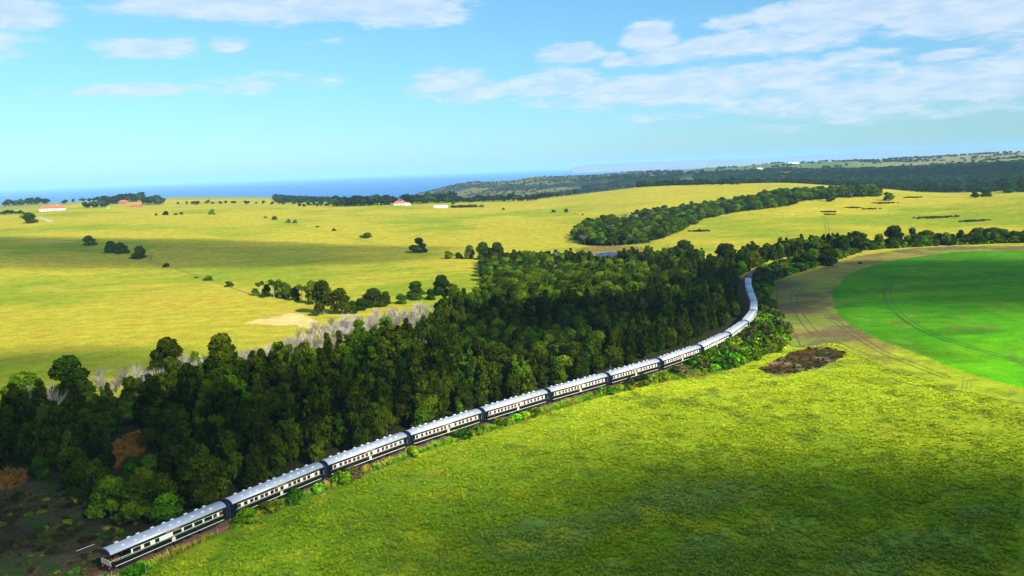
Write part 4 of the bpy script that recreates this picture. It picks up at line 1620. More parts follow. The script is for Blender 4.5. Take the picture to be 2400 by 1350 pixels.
# undergrowth in the wood
# dead trees
dx, dy = scatter(Z_DEAD, 3.8, .49)
k = rng.random(len(dx)) < .6 + .4 * ss(fbm(dx, dy, 16, 3, 210), .40, .52)
dx, dy = dx[k], dy[k]
dr = np.hypot(dx, dy)
o_ = np.argsort(dr)
for n_, i in enumerate(o_[:150]):
    plant('bare_tree', BARE[n_ % 3], dx[i], dy[i], rng.uniform(5.0, 8.5), 'leafless pale grey tree in the dead strip along the edge of the wood', 'bare tree', 'leafless trees along the edge of the wood', rng.uniform(.8, 1.2), parts=('branches', 'trunk'))
BARE0 = [o for o in COL.objects if o.name.startswith('bare_tree')][:3]
if len(o_) > 150:
    j = o_[150:]
    instanced('bare_thicket', [(kids(b), 8.0) for b in BARE0], dx[j], dy[j], rng.uniform(5, 8, len(j)), rng.integers(0, 3, len(j)), 'pale leafless thicket running up the edge of the wood', None)
for (px, py, h_) in [(100, 985, 9), (125, 990, 8), (345, 945, 9), (420, 880, 7), (560, 880, 7), (500, 940, 5), (985, 850, 8), (870, 860, 6), (1000, 860, 7), (680, 860, 6), (1310, 615, 7), (1290, 648, 7), (1650, 640, 7), (1560, 600, 7)]:
    p = at(px, py)
    plant('bare_tree', BARE[int(px) % 3], p[0], p[1], h_ * 1.5, 'single leafless grey tree rising among the dark green wood', 'bare tree', 'leafless trees scattered inside the wood', 1.1, parts=('branches', 'trunk'))

# tall trees along the wood edges and in the clumps: (px, py base, height px, kind, width, label)
SOLO = [
    (395, 885, 90, 'b', 1.1, 'tall dark crown rising over the pale thicket at the wood edge'), (525, 868, 84, 'b', 1.25, 'second tall dark crown over the pale thicket, right of the first'), (460, 872, 48, 'b', .8, 'small dark tree between two tall crowns at the wood edge'),
    (170, 940, 96, 'b', 1.25, 'dark wide tree at the pasture edge left of the pale thicket'), (60, 975, 92, 'b', 1.3, 'broad dark tree near the left edge at the pasture'), (845, 812, 64, 'b', 1.0, 'dark green tree inside the pale thicket'), (905, 792, 50, 'b', 1.3, 'bright green low tree behind the pale thicket'),
    (757, 737, 88, 'b', 1.0, 'tall spreading dark tree behind the sand pit'), (800, 735, 60, 'b', 1.2, 'broad green tree right of the tall one behind the sand pit'),
    (735, 712, 55, 'b', .9, 'green tree at the right end of the dead trunked clump'),
    (612, 694, 38, 'u', .8, 'thin pale trunked tree at the left end of the clump above the sand pit'), (642, 697, 46, 'u', 1.0, 'second pale trunked tree from the left in the clump above the sand pit'),
    (672, 700, 42, 'b', .9, 'rounded bush-like tree in the middle of the clump above the sand pit'), (708, 706, 44, 'u', 1.1, 'umbrella headed tree just left of the green tree above the sand pit'),
    (625, 696, 30, 'b', .9, 'low grey green tree among the pale trunks above the sand pit'), (692, 704, 36, 'b', 1.0, 'low rounded tree left of the umbrella headed tree above the sand pit'), (598, 692, 16, 'b', 1.4, 'low dark bush at the far left of the clump above the sand pit'), (822, 735, 34, 'b', 1.2, 'low green tree filling the gap right of the sand pit trees'), (845, 728, 30, 'b', 1.3, 'low bush at the pasture edge between domed tree and sand pit trees'), (940, 712, 24, 'b', 1.4, 'low bush at the wood edge left of the flat crowned tree'),
    (655, 694, 40, 'b', .8, 'dark low tree behind the pale trunks above the sand pit'),
    (878, 718, 44, 'b', 1.4, 'domed tree standing alone between the sand pit trees and the wood'), (905, 712, 30, 'b', 1.2, 'low domed tree right of the domed one at the dead thicket'),
    (975, 700, 42, 'b', 1.5, 'flat crowned tree at the pasture edge left of the olive tree'), (1010, 702, 26, 'b', 1.3, 'low green tree at the foot of the flat crowned tree'),
    (1035, 692, 50, 'b', 1.15, 'olive green round tree at the pasture edge of the wood'), (1062, 694, 34, 'b', 1.1, 'small round tree right of the olive green tree'),
    (981, 592, 36, 'b', 1.5, 'lone wide tree casting a shadow in the open pasture'),
    (1052, 606, 20, 'b', 1.5, 'round bush at the left tip of the tree group above the wood'), (1075, 606, 15, 'b', 1.6, 'low dark bush next to the round bush above the wood'),
    (1102, 606, 35, 'b', 1.1, 'first tall tree of the group above the wood'), (1135, 608, 42, 'b', 1.2, 'second tall tree of the group above the wood'), (1165, 608, 42, 'b', 1.15, 'third tall tree of the group above the wood'),
    (1140, 618, 30, 'b', 1.2, 'shorter tree in front of the tall group above the wood'),
    (859, 558, 14, 'b', 2.0, 'low wide bush in the pasture left of the lone tree'),
    (210, 575, 21, 'b', 1.6, 'dark bushy tree at the left of the row in the shaded pasture'), (262, 592, 27, 'b', 1.5, 'left half of the dark tree clump in the shaded pasture'), (285, 594, 24, 'b', 1.5, 'right half of the dark tree clump in the shaded pasture'),
    (328, 606, 28, 'b', 1.1, 'dark upright tree with cattle lying beneath it'),
    (390, 626, 9, 'b', 2.2, 'small dark dome shaped bush in the shaded pasture'),
    (488, 658, 12, 'b', 1.9, 'small bush in the sunlit pasture left of its twin'), (537, 672, 14, 'b', 1.7, 'small round bush in the sunlit pasture nearest the clump'), (460, 652, 4, 'b', 3.0, 'tiny reddish bush beside the two small pasture bushes'),
    (497, 503, 13, 'b', 1.3, 'small dark tree alone on the upper pasture'), (388, 504, 9, 'b', 1.6, 'round bush left of centre in the upper pasture row'), (366, 505, 5, 'b', 1.8, 'leftmost small bush of the upper pasture row'),
    (412, 504, 5, 'b', 2.2, 'low bush in the middle of the upper pasture row'), (425, 503, 6, 'b', 1.8, 'right bush of the upper pasture row'),
    (622, 511, 5, 'b', 1.8, 'tiny bush at the start of the sloping fence line'), (643, 515, 9, 'b', 1.9, 'second bush along the sloping fence line'), (676, 522, 9, 'b', 1.6, 'third bush along the sloping fence line'), (692, 523, 9, 'b', 1.5, 'fourth bush along the sloping fence line'),
    (744, 533, 4, 'b', 2.2, 'fifth small bush along the sloping fence line'), (783, 541, 6, 'b', 1.9, 'sixth small bush along the sloping fence line'),
    (68, 523, 22, 'b', 1.6, 'wide dark tree in front of the long farmhouse'), (56, 512, 13, 'b', 1.4, 'smaller dark tree behind the wide one by the long farmhouse'),
    (1297, 498, 7, 'b', 2.2, 'low bush on the middle pasture left of the thorn tree'), (1327, 498, 10, 'b', 1.6, 'thorn tree on the middle pasture near the red cow'), (1180, 492, 5, 'b', 2, 'tiny bush on the pasture below the ridge trees'), (1366, 504, 4, 'b', 2, 'tiny dark bush right of the red cow'),
    (1062, 479, 9, 'b', 1.2, 'small round tree between the white shed and the ridge trees'),
    (1638, 556, 22, 'u', .9, 'spindly tree standing at the foot of the right hand yellow hill'),
    (1946, 472, 22, 'b', 1.3, 'dark tree on the right slope above the brown patch'), (2082, 470, 20, 'b', 1.4, 'solitary round tree on the crest of the right hill'),
    (2285, 463, 14, 'b', 1.7, 'left bush of the copse on the right crest'), (2310, 461, 18, 'b', 1.5, 'right bush of the copse on the right crest'), (2360, 452, 32, 'b', 1.4, 'big tree at the right edge on the crest'), (2395, 450, 30, 'b', 1.4, 'tree cut by the right edge of the picture on the crest'),
    (1700, 618, 48, 'b', 1.7, 'wide crowned tree at the upper end of the wood against the yellow hill'), (1600, 606, 44, 'b', 1.6, 'tall crown at the top of the wood left of the wide crowned tree'),
    (2012, 586, 46, 'b', 1.15, 'round topped tree in the hedge left of the bushy pair'), (2095, 576, 44, 'b', 1.4, 'big round tree in the hedge above the stubble'), (2136, 572, 36, 'b', 1.0, 'slim round tree right of the big hedge tree'),
    (2060, 580, 30, 'b', 1.2, 'medium tree between two big hedge trees'), (1972, 590, 26, 'b', 1.4, 'low spreading tree at the left of the hedge'), (2030, 592, 26, 'u', 1.6, 'grey green airy tree in the hedge'),
    (1905, 600, 42, 'b', 1.1, 'round tree right behind the railway bend'), (1870, 602, 38, 'b', 1.0, 'tree left of the round one behind the railway bend'), (1936, 622, 44, 'b', 1.2, 'dark tree at the corner of the stubble field'), (1950, 618, 34, 'b', 1.0, 'second dark tree at the corner of the stubble field'),
    (1890, 628, 36, 'b', 1.6, 'dark rounded thicket tree inside the railway bend'), (1870, 626, 30, 'b', 1.3, 'smaller dark tree left in the thicket inside the bend'), (2016, 618, 5, 'b', 2.6, 'low dark bush lying alone on the stubble'),
]
for (px, py, hp, kd, wd, lab) in SOLO:
    p = at(px, py)
    dist = math.hypot(p[0], p[1])
    h_ = hp / F * math.sqrt(dist ** 2 + 62 ** 2) * 1.03
    pr = BROAD[(int(px) * 7) % 5] if kd == 'b' else UMB[int(px) % 3]
    if False:
        pr = SHRUB[int(px) % 4]
        plant('shrub', pr, p[0], p[1], h_, lab, 'bush', None, wd * .75, parts=('leaves', 'stems'))
    else:
        sk = 0.13 * h_ if kd == 'b' and hp < 60 else 0
        plant('broadleaf_tree' if kd == 'b' else 'umbrella_tree', pr, p[0], p[1], h_ + sk, lab, 'tree', None, wd * .9 if kd == 'b' else wd, dz=-sk)
p = at(354, 614)
plant('bare_tree', BARE[1], p[0], p[1], 10, 'pale thin tree right of the dark tree with cattle', 'bare tree', None, .9, parts=('branches', 'trunk'))

# gully wood, hedge behind the bend: individuals near, the rest in one mass
gx, gy = scatter(Z_GULLY, 8.0)
k = ~inside(Z_GCLEAR, gx, gy)
gx, gy = gx[k], gy[k]
grr = np.hypot(gx, gy)
o_ = np.argsort(grr)
gh = rng.uniform(7, 12, len(gx)) * (.8 + .4 * fbm(gx, gy, 60, 2, 140))
for i in o_[:45]:
    plant('broadleaf_tree', BROAD[int(rng.integers(5))], gx[i], gy[i], gh[i], 'green tree in the copse above the small pond', 'tree', 'trees of the copse above the pond', 1.2)
j = o_[45:]
instanced('gully_wood', BB, gx[j], gy[j], gh[j], rng.integers(0, 5, len(j)), 'strip of mixed wood climbing the gully between the two yellow hills', np.full(len(j), 1.25))
bx_, by_ = scatter(Z_GULLY, 19)
instanced('grey_gully_trees', [(kids(b), 8.0) for b in BARE0], bx_, by_, rng.uniform(9, 12, len(bx_)), rng.integers(0, 3, len(bx_)), 'pale leafless trees among the gully wood', np.full(len(bx_), 1.2))
hx, hy = scatter(Z_HEDGE, 6.0)
k = np.abs(track_dist(hx, hy)) > 6
hx, hy = hx[k], hy[k]
hq_ = fbm(hx, hy, 22, 3, 215)
hp_ = (.55 + hq_ > .93) & (rng.random(len(hx)) < 2) & (rng.random(len(hx)) < np.where(hx / hy > (2130 - 1200) / F * 1.02, .98, .8))
hx, hy = hx[hp_], hy[hp_]
for i in range(len(hx)):
    rgt = hx[i] / hy[i] > .5
    plant('hedge_tree', BROAD[int(rng.integers(5))], hx[i], hy[i], rng.uniform(4.0, 9.5) * (1.1 if rgt else .8), 'tree in the belt behind the green crop circle' if rgt else 'small tree on the earth bank behind the railway bend', 'tree',
          'trees of the belt behind the crop circle' if rgt else 'small trees on the bank behind the bend', rng.uniform(.9, 1.3), dz=-1.0)

bx1, by1 = scatter(Z_BELT, 5.2)
k = np.abs(track_dist(bx1, by1)) > 6.5
bx1, by1 = bx1[k], by1[k]
for i in range(len(bx1)):
    pn = rng.random() < .45
    if i < 70:
        plant('pine_tree' if pn else 'broadleaf_tree', (PINE if pn else BROAD)[int(rng.integers(5))], bx1[i], by1[i], rng.uniform(7, 11.5), ('dark pine' if pn else 'dark round tree') + ' in the belt just behind the railway bend', 'tree',
              ('pines' if pn else 'round trees') + ' of the belt behind the railway bend', rng.uniform(.9, 1.2), dz=-.8)
if len(bx1) > 70:
    instanced('bend_belt_trees', PP + BB, bx1[70:], by1[70:], rng.uniform(7, 11.5, len(bx1) - 70), rng.integers(0, 10, len(bx1) - 70), 'rest of the dark tree belt behind the railway bend')
# ridge trees: bands given by pixel line, height px, number
RIDGE = [((20, 478), (110, 472), 14, 16, 'trees on the coast skyline left of the farmhouse'), ((0, 502), (55, 500), 8, 12, 'low trees at the far left pasture edge'),
         ((196, 487), (250, 484), 15, 9, 'trees at the left of the farm buildings'), ((240, 480), (335, 470), 18, 20, 'grove behind the farm buildings'), ((338, 478), (378, 477), 20, 7, 'dark grove right of the farm buildings'),
         ((410, 478), (780, 478), 8, 22, 'scattered small trees along the far ridge'), ((700, 483), (790, 482), 9, 14, 'low trees at the left of the ridge wood'),
         ((786, 483), (920, 479), 22, 34, 'ridge wood left of the red roofed cottage'), ((955, 476), (1060, 474), 22, 26, 'ridge wood right of the red roofed cottage'), ((1060, 474), (1260, 470), 16, 40, 'ridge wood above the middle pasture'),
         ((1260, 466), (1370, 452), 14, 22, 'ridge trees rising towards the middle crest'), ((1370, 450), (1535, 432), 20, 34, 'ridge trees on the middle crest'), ((1540, 434), (1740, 432), 10, 20, 'scattered trees on the crest beyond the middle hill'),
         ((150, 474), (330, 468), 10, 10, 'far trees on the coast edge')]
nI = 0
for (a_, b_, hp, n_, lab) in RIDGE:
    for k in range(n_):
        t = (k + rng.uniform(.1, .9)) / n_
        px, py = a_[0] + (b_[0] - a_[0]) * t, a_[1] + (b_[1] - a_[1]) * t + rng.uniform(-.5, 2.0)
        p = at(px, py)
        dist = math.hypot(p[0], p[1])
        if dist > 2600 and py > 470:
            p = at(px, py + 4)
            dist = math.hypot(p[0], p[1])
        h_ = min(24, hp * rng.uniform(.6, 1.15) / F * dist)
        plant('ridge_tree', FART[k % 3] if dist > 1250 else BROAD[k % 5], p[0], p[1], h_, 'one of the ' + lab, 'tree', lab, rng.uniform(.9, 1.5))
        nI += 1

# far woods on the hills
FF0 = plant('bushy_tree', FART[0], *at(1780, 424)[:2], 14, 'dark round tree on the far side of the middle crest', 'tree')
FF1 = plant('bushy_tree', FART[1], *at(1836, 424)[:2], 11, 'low dark tree right on the far middle crest', 'tree')
FF2 = plant('bushy_tree', FART[2], *at(1905, 424)[:2], 12, 'dark tree at the right end of the far middle crest', 'tree')
FFp = [(kids(FF0), 8.5), (kids(FF1), 8.5), (kids(FF2), 8.5)]


def polar_scatter(px0, px1, r0, r1, sp, prob, seed):
    g = np.random.default_rng(seed)
    a0, a1 = az_of(px0), az_of(px1)
    n_ = int((a1 - a0) * (r1 * r1 - r0 * r0) / 2 / sp ** 2)
    a = g.uniform(a0, a1, n_)
    rr = np.sqrt(g.uniform(r0 * r0, r1 * r1, n_))
    X, Y = rr * np.sin(a), rr * np.cos(a)
    k = g.random(n_) < prob(X, Y, a, rr)
    return X[k], Y[k]


def dense_far(X, Y, a, rr):
    left = np.interp(a, [az_of(1560), az_of(1700), az_of(1850), az_of(2500)], [2600, 3000, 3450, 3400])
    return np.where(rr < left + 500 * (fbm(X, Y, 300, 3, 150) - .5), np.where(fbm(X, Y, 210, 3, 158) > .40, .95, .12), np.where(fbm(X, Y, 160, 3, 155) > .62, .25, .004))


X1, Y1 = polar_scatter(1500, 2560, 1700, 3600, 15, dense_far, 5)
X2, Y2 = polar_scatter(1500, 2560, 3600, 5600, 24, lambda X, Y, a, rr: np.where(fbm(X, Y, 260, 3, 157) > .63, .5, .012), 6)
X3, Y3 = polar_scatter(930, 1600, 2700, 4400, 17, lambda X, Y, a, rr: np.where(fbm(X, Y, 200, 4, 161) > .50, .65, .06), 7)
X4, Y4 = polar_scatter(640, 860, 1900, 2500, 14, lambda X, Y, a, rr: .8 + 0 * X, 8)
X = np.concatenate([X1, X2, X3, X4])
Y = np.concatenate([Y1, Y2, Y3, Y4])
Hh = np.concatenate([rng.uniform(9, 15, len(X1)), rng.uniform(7, 12, len(X2)), rng.uniform(3, 7, len(X3)), rng.uniform(7, 11, len(X4))])
k = zf(X, Y) > SEA + 6
X, Y, Hh = X[k], Y[k], Hh[k]
instanced('far_forest', FFp, X, Y, Hh, rng.integers(0, 3, len(X)), 'dark forest covering the far valley and headland', np.full(len(X), 1.5))

# ------------------------------------------------------------------ verge and field vegetation
vx, vy = scatter(Z_VERGE, 1.9)
vtd = track_dist(vx, vy)
k = (vtd > 2.9)
vx, vy, vtd = vx[k], vy[k], vtd[k]
vr = np.hypot(vx, vy)
cl = fbm(vx, vy, 10, 3, 170)
thick = (vx > 62) & (vr > 205)
k = (rng.random(len(vx)) < np.where(thick, .92, np.maximum(ss(cl, .36, .54), .55 * (vr < 200))))
vx, vy, vr, thick, cl = vx[k], vy[k], vr[k], thick[k], cl[k]
vh = np.where(thick, rng.uniform(1.6, 3.6, len(vx)), rng.uniform(1.0, 2.5, len(vx)) * (0.7 + .6 * cl))
o_ = np.argsort(-vh / vr)
firsts = {}
for n_, i in enumerate(o_[:260]):
    v = int(rng.choice([0, 1, 2, 3, 4], p=[.26, .24, .2, .2, .1]))
    w_ = 'in the dense thicket inside the bend' if thick[i] else 'on the verge between the train and the field'
    o = plant('shrub', SHRUB[v], vx[i], vy[i], vh[i], 'leafy green bush ' + w_, 'bush', 'bushes ' + w_, rng.uniform(.8, 1.2), parts=('leaves', 'stems'))
    firsts.setdefault(v, o)
for v in range(5):
    if v not in firsts:
        firsts[v] = plant('shrub', SHRUB[v], vx[o_[v]], vy[o_[v]], 1.2, 'leafy green bush on the verge between the train and the field', 'bush', 'bushes on the verge between the train and the field', 1, parts=('leaves', 'stems'))
SH = [(kids(firsts[v]), 1.8) for v in range(5)]
j = o_[260:]
instanced('verge_thicket', SH, vx[j], vy[j], vh[j], rng.integers(0, 5, len(j)), 'mixed low bushes filling the verge along the line', rng.uniform(.9, 1.3, len(j)))
hx, hy = scatter(Z_HEDGE, 3.4)
k = (np.abs(track_dist(hx, hy)) > 5) & (fbm(hx, hy, 14, 3, 216) > .40)
hx, hy = hx[k], hy[k]
instanced('hedge_undergrowth', SH, hx, hy, rng.uniform(.9, 2.8, len(hx)), rng.integers(0, 5, len(hx)), 'bushes and weeds under the tree belt behind the crop circle', rng.uniform(1, 1.5, len(hx)))
# big bushes the photograph shows singly
for (px, py, h_, wd, lab) in [(575, 1225, 3.2, 1.9, 'big dark bush in front of the joint between the first two carriages'), (615, 1200, 2.6, 1.6, 'dark spreading bush right of the big dark one by the second carriage'),
                             (688, 1176, 2.6, 1.0, 'bright green round bush below the second carriage'), (745, 1152, 1.8, 1.2, 'low green bush below the joint of the second and third carriages'),
                             (1118, 1012, 2.0, .9, 'small dark green bush standing alone below the fourth carriage'), (800, 1125, 2.0, 1.7, 'low rounded bush below the third carriage'),
                             (1700, 846, 3.4, 1.3, 'bright green round bush at the left end of the thicket'), (1800, 818, 4.2, 1.5, 'largest bright green bush at the tip of the thicket'), (1760, 826, 3.6, 1.5, 'bright green bush left of the largest one in the thicket'),
                             (1602, 880, 2.6, 1.5, 'brownish round bush below the eighth carriage'), (1650, 870, 2.6, 1.4, 'olive bush right of the brownish one below the ninth carriage')]:
    p = at(px, py)
    dk = 'dark' in lab
    plant('shrub', BROAD[int(px) % 5] if dk else SHRUB[4 if 'brown' in lab or 'olive' in lab else int(px) % 4], p[0], p[1], h_, lab, 'bush', None, wd * (1.15 if dk else 1), dz=-.5 if dk else 0, parts=('leaves', 'stems'))
# scrub on the open ground at the lower left and in clearings
sx_, sy_ = scatter(Z_SCRUB, 1.9)
k = (np.abs(track_dist(sx_, sy_)) > 4) & (fbm(sx_, sy_, 7, 3, 180) > .38)
sx_, sy_ = sx_[k], sy_[k]
instanced('low_scrub', SH, sx_, sy_, rng.uniform(.2, .75, len(sx_)), rng.choice([4, 4, 4, 3], len(sx_)), 'low brownish scrub on the open ground beside the last carriage', rng.uniform(1.0, 2.0, len(sx_)))

# grass tussocks
def tussock(name, seed, n=18):
    g = np.random.default_rng(seed)
    V, Q, A = [], [], []
    for i in range(n):
        a = g.random() * 6.28
        r0 = .18 * math.sqrt(g.random())
        L = .35 + .3 * g.random()
        lean = .25 + .4 * g.random()
        c_, s_ = math.cos(a), math.sin(a)
        b0 = np.array([r0 * c_, r0 * s_, -.05])
        tip = b0 + np.array([c_ * lean * L, s_ * lean * L, L])
        w_ = np.array([-s_, c_, 0]) * (.04 + .035 * g.random())
        k_ = len(V)
        V += [b0 - w_, b0 + w_, tip]
        Q.append((k_, k_ + 1, k_ + 2))
        t_ = g.random()
        A += [t_ * .6, t_ * .6, .3 + .7 * t_]
    return fastmesh(name, V, Q, M['grass'], attr=A)


TM = [tussock('grass_tuft', 50 + i) for i in range(4)]
ga = az_of(0), az_of(2400)
NG = 150000
a = rng.uniform(az_of(-40), az_of(2440), NG)
u = rng.random(NG)
gr0, gr1 = 96.0, 330.0
rr = gr0 * (gr1 / gr0) ** (u ** 1.1)
gx, gy = rr * np.sin(a), rr * np.cos(a)
k = (track_dist(gx, gy) > 5) & ~inside(Z_VERGE, gx, gy) & ~inside(Z_GREEN, gx, gy) & ~inside(Z_STUB, gx, gy) & ~inside(Z_OVAL, gx, gy)
k &= rng.random(NG) < .35 + .65 * ss(fbm(gx, gy, 5, 4, 190), .40, .6)
gx, gy, rr = gx[k], gy[k], rr[k]
# four seed tussocks carry the meshes that the mass repeats
TO = []
for i, me in enumerate(TM):
    p = at(1300 + 140 * i, 1290 - 30 * i)
    o = link('grass_tussock', me, None, tuple(p))
    tag(o, kind='stuff')
    o['gcol'] = [float(q_) for q_ in C_FIELD * 1.1]
    TO.append(((o,), .55))
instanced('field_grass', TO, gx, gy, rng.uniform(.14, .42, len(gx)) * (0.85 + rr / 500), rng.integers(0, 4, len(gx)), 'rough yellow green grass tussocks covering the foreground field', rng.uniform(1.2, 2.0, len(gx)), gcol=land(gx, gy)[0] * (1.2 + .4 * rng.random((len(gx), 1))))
# tall verge grass
vx, vy = scatter(Z_VERGE, .8)
k = (track_dist(vx, vy) > 1.9) & (np.hypot(vx, vy) < 330)
vx, vy = vx[k], vy[k]
instanced('verge_grass', TO, vx, vy, rng.uniform(.5, 1.25, len(vx)), rng.integers(0, 4, len(vx)), 'tall bright green grass and weeds along the railway verge', rng.uniform(1.0, 1.8, len(vx)), gcol=mixc(np.tile((.16, .36, .006), (len(vx), 1)), (.34, .34, .03), ss(fbm(vx, vy, 6, 3, 200), .45, .62)))
for P in Z_CLEAR:
    vx, vy = scatter(P, .8)
    instanced('clearing_grass', TO, vx, vy, rng.uniform(.4, 1.0, len(vx)), rng.integers(0, 4, len(vx)), 'dry orange brown grass in a small clearing of the wood', rng.uniform(1.2, 2.2, len(vx)), gcol=np.array((.30, .15, .03)) * rng.uniform(.6, 1.4, (len(vx), 1)))
# reeds by the pond, dark weeds in the burnt patch
ox, oy = scatter(Z_OVAL, 2.3)
instanced('patch_weeds', SH, ox, oy, rng.uniform(.15, .55, len(ox)), np.full(len(ox), 4), 'dry reddish weeds in the dark oval patch', rng.uniform(1.2, 2.2, len(ox)))
rx, ry = scatter(Z_REED, 1.6)
k = ~inside(pc + (Z_POND - pc) * 1.1, rx, ry)
instanced('pond_reeds', TO, rx[k], ry[k], rng.uniform(.7, 1.4, k.sum()), rng.integers(0, 4, k.sum()), 'straw coloured reeds round the small pond', None, gcol=np.tile((.34, .27, .08), (int(k.sum()), 1)))
# dark heath patches on the right hill
for n_, (px, py, L, lab) in enumerate([(1640, 542, 34, 'left'), (2135, 478, 0, 'x'), (2000, 487, 24, ''), (2040, 490, 20, ''), (1942, 497, 22, ''), (1944, 503, 16, ''), (2195, 510, 60, ''), (2285, 518, 44, ''), (2140, 463, 26, ''), (2070, 476, 34, '')]):
    if not L:
        continue
    p = at(px, py)
    dist = math.hypot(p[0], p[1])
    half = L / F * dist / 2 * 1.2
    m_ = int(18 + L)
    g = np.random.default_rng(n_)
    xs, ys = p[0] + g.normal(0, half * .5, m_ * 2), p[1] + g.normal(0, half * .28, m_ * 2)
    instanced('heath_patch', [SH[4]], xs, ys, g.uniform(.4, 1.1, len(xs)), np.zeros(len(xs), int), 'dark patch of heath on the right hand yellow hill', np.full(len(xs), 1.9))

# ------------------------------------------------------------------ farm buildings, cattle, small things
def farmhouse(px, py, length, width, hw, hr, rz, wall, roofm, label, nwin=5, cat='house', name='farmhouse', chimney=True):
    p = at(px, py)
    t = thing(name, label, cat, (p[0], p[1], p[2] - .2), rz)
    a, b = length / 2, width / 2
    MB().box(-a, a, -b, b, 0, hw).obj('wall', M[wall], t)
    rf = MB()
    o = .5
    rf.add([(-a - o, -b - o, hw + .01), (a + o, -b - o, hw + .01), (a + o, b + o, hw + .01), (-a - o, b + o, hw + .01), (-a + b * .7, 0, hw + hr), (a - b * .7, 0, hw + hr)],
           [(0, 1, 5, 4), (1, 2, 5), (2, 3, 4, 5), (3, 0, 4), (0, 3, 2, 1)])
    ro = rf.obj('roof', M[roofm], t)
    if chimney:
        MB().box(a * .4, a * .4 + .9, -.5, .5, hw + hr * .5, hw + hr + .9).obj('chimney', M[wall], ro)
    for k in range(nwin):
        xx = -a + (k + .5) * length / nwin
        wm = MB().box(xx - .7, xx + .7, -b - .05, -b + .02, hw * .35, hw * .8)
        if k == nwin // 2:
            wm = MB().box(xx - .6, xx + .6, -b - .05, -b + .02, .1, hw * .75)
            wm.obj('door', M['wood'], t)
        else:
            wm.obj('window', M['glass'], t)
    return t


farmhouse(124, 494, 34, 13, 4.2, 4.0, R(8), 'whitewall', 'redroof', 'long white farmhouse with a red hipped roof at the far left', 7)
farmhouse(290, 479, 17, 12, 7.5, 3.0, R(-5), 'terra', 'redroof', 'two storey terracotta house with red roof among the farm trees', 4)
farmhouse(319, 486, 22, 11, 4.5, 2.8, R(4), 'terra', 'redroof', 'single storey terracotta farm building in front of the grove', 4)
farmhouse(938, 481, 20, 10, 4.0, 3.6, R(-8), 'whitewall', 'redroof', 'white cottage with a bright red roof below the ridge wood', 4)
farmhouse(956, 482, 9, 7, 3.0, 1.6, R(0), 'whitewall', 'white', 'small white outbuilding beside the red roofed cottage', 2, 'shed', 'shed', False)
# white tunnel greenhouse
p = at(1032, 487)
t = thing('tunnel_greenhouse', 'long white round topped tunnel shed alone on the pasture', 'greenhouse', (p[0], p[1], p[2] - .2), R(4))
MB().prism(arc(4, 0, 4.2, 11), -11, 11).obj('cover', M['white'], t, True)
MB().box(11.0, 11.05, -1, 1, 0, 2.4).obj('door', M['glass'], t)
for (px, py, L, lab) in [(1763, 401, 26, 'long white shed on the left of the far hillside'), (1780, 397, 24, 'white shed right of the first on the far hillside'), (1860, 384, 60, 'long low white building on the far crest'), (1545, 392, 22, 'tiny white building on the headland top')]:
    p = at(px, py)
    farmhouse(px, py, L, 12, 4.5, 2.5, R(10), 'whitewall', 'white', lab, 4, 'shed', 'shed', False)
# brown heap near the greenhouse
p = at(1092, 486)
g = np.random.default_rng(77)
xs, ys = p[0] + g.normal(0, 9, 46), p[1] + g.normal(0, 3, 46)
tag(instanced('brush_heap', [SH[4]], xs, ys, g.uniform(1.5, 3.5, 46), np.zeros(46, int), 'heap of brown brushwood on the pasture right of the tunnel shed', np.full(46, 1.8)), kind='stuff')


def cow(px, py, m, label, group=None, lying=False, rz=0):
    p = at(px, py)
    t = thing('cow', label, 'cow', (p[0], p[1], p[2] - (.55 if lying else 0)), rz, group)
    V, Qd = ICO2
    g = np.random.default_rng(int(px))
    parts_ = [(0, 0, 1.05, .95, .38, .42), (.55, 0, 1.12, .5, .34, .42), (-.6, 0, 1.08, .45, .36, .42), (1.1, 0, 1.35, .38, .17, .24), (1.5, 0, 1.45, .30, .13, .15)]
    VV, TT, n_ = [], [], 0
    for (cx, cy, cz, ax, ay, az_) in parts_:
        VV.append(V * [ax, ay, az_] + [cx, cy, cz])
        TT.append(Qd + n_)
        n_ += len(V)
    o = link('body', fastmesh('body', np.concatenate(VV), np.concatenate(TT), m, smooth=True), t)
    for (lx, ly) in ((.62, -.2), (.62, .2), (-.7, -.2), (-.7, .2)):
        MB().path([(lx, ly, 1.0), (lx - .04, ly, .5), (lx, ly, .0)], [.13, .08, .06], 6).obj('leg', m, t)
    MB().path([(-1.0, 0, 1.2), (-1.1, 0, .6)], [.03, .03], 4).obj('tail', m, t)
    return t


for i, (px, py) in enumerate([(303, 606), (308, 607), (314, 606), (319, 608), (326, 608), (331, 607)]):
    cow(px, py, M['cow'], 'black cow resting under the dark upright tree in the shaded pasture', 'black cattle under the tree', True, rng.uniform(0, 6))
cow(1348, 502, M['cowred'], 'russet cow grazing right of the thorn tree on the middle pasture', None, False, .6)
cow(1354, 504, M['cow'], 'dark cow grazing next to the russet one', None, False, 2.0)
cow(254, 489, M['white'], 'white cow on the grass in front of the farm grove', None, False, .4)

# pale fallen pole in the shaded pasture
p = at(122, 571)
t = MB().tube((-16, 0, .5), (16, 2, .5), .45, .3, 7).obj('fallen_pole', M['palebark'])
t.location = p
tag(t, 'pale pole lying on the grass of the shaded left pasture', 'pole')

# lineside marker
q0 = at(1765, 682)
t = thing('trackside_marker', 'small white square marker board on a post beside the bend', 'sign', tuple(q0), R(-20))
MB().tube((0, 0, -.1), (0, 0, 1.9), .05).obj('post', M['post'], t)
MB().box(-.45, .45, -.06, -.02, 1.3, 2.1).obj('board', M['sign'], t)

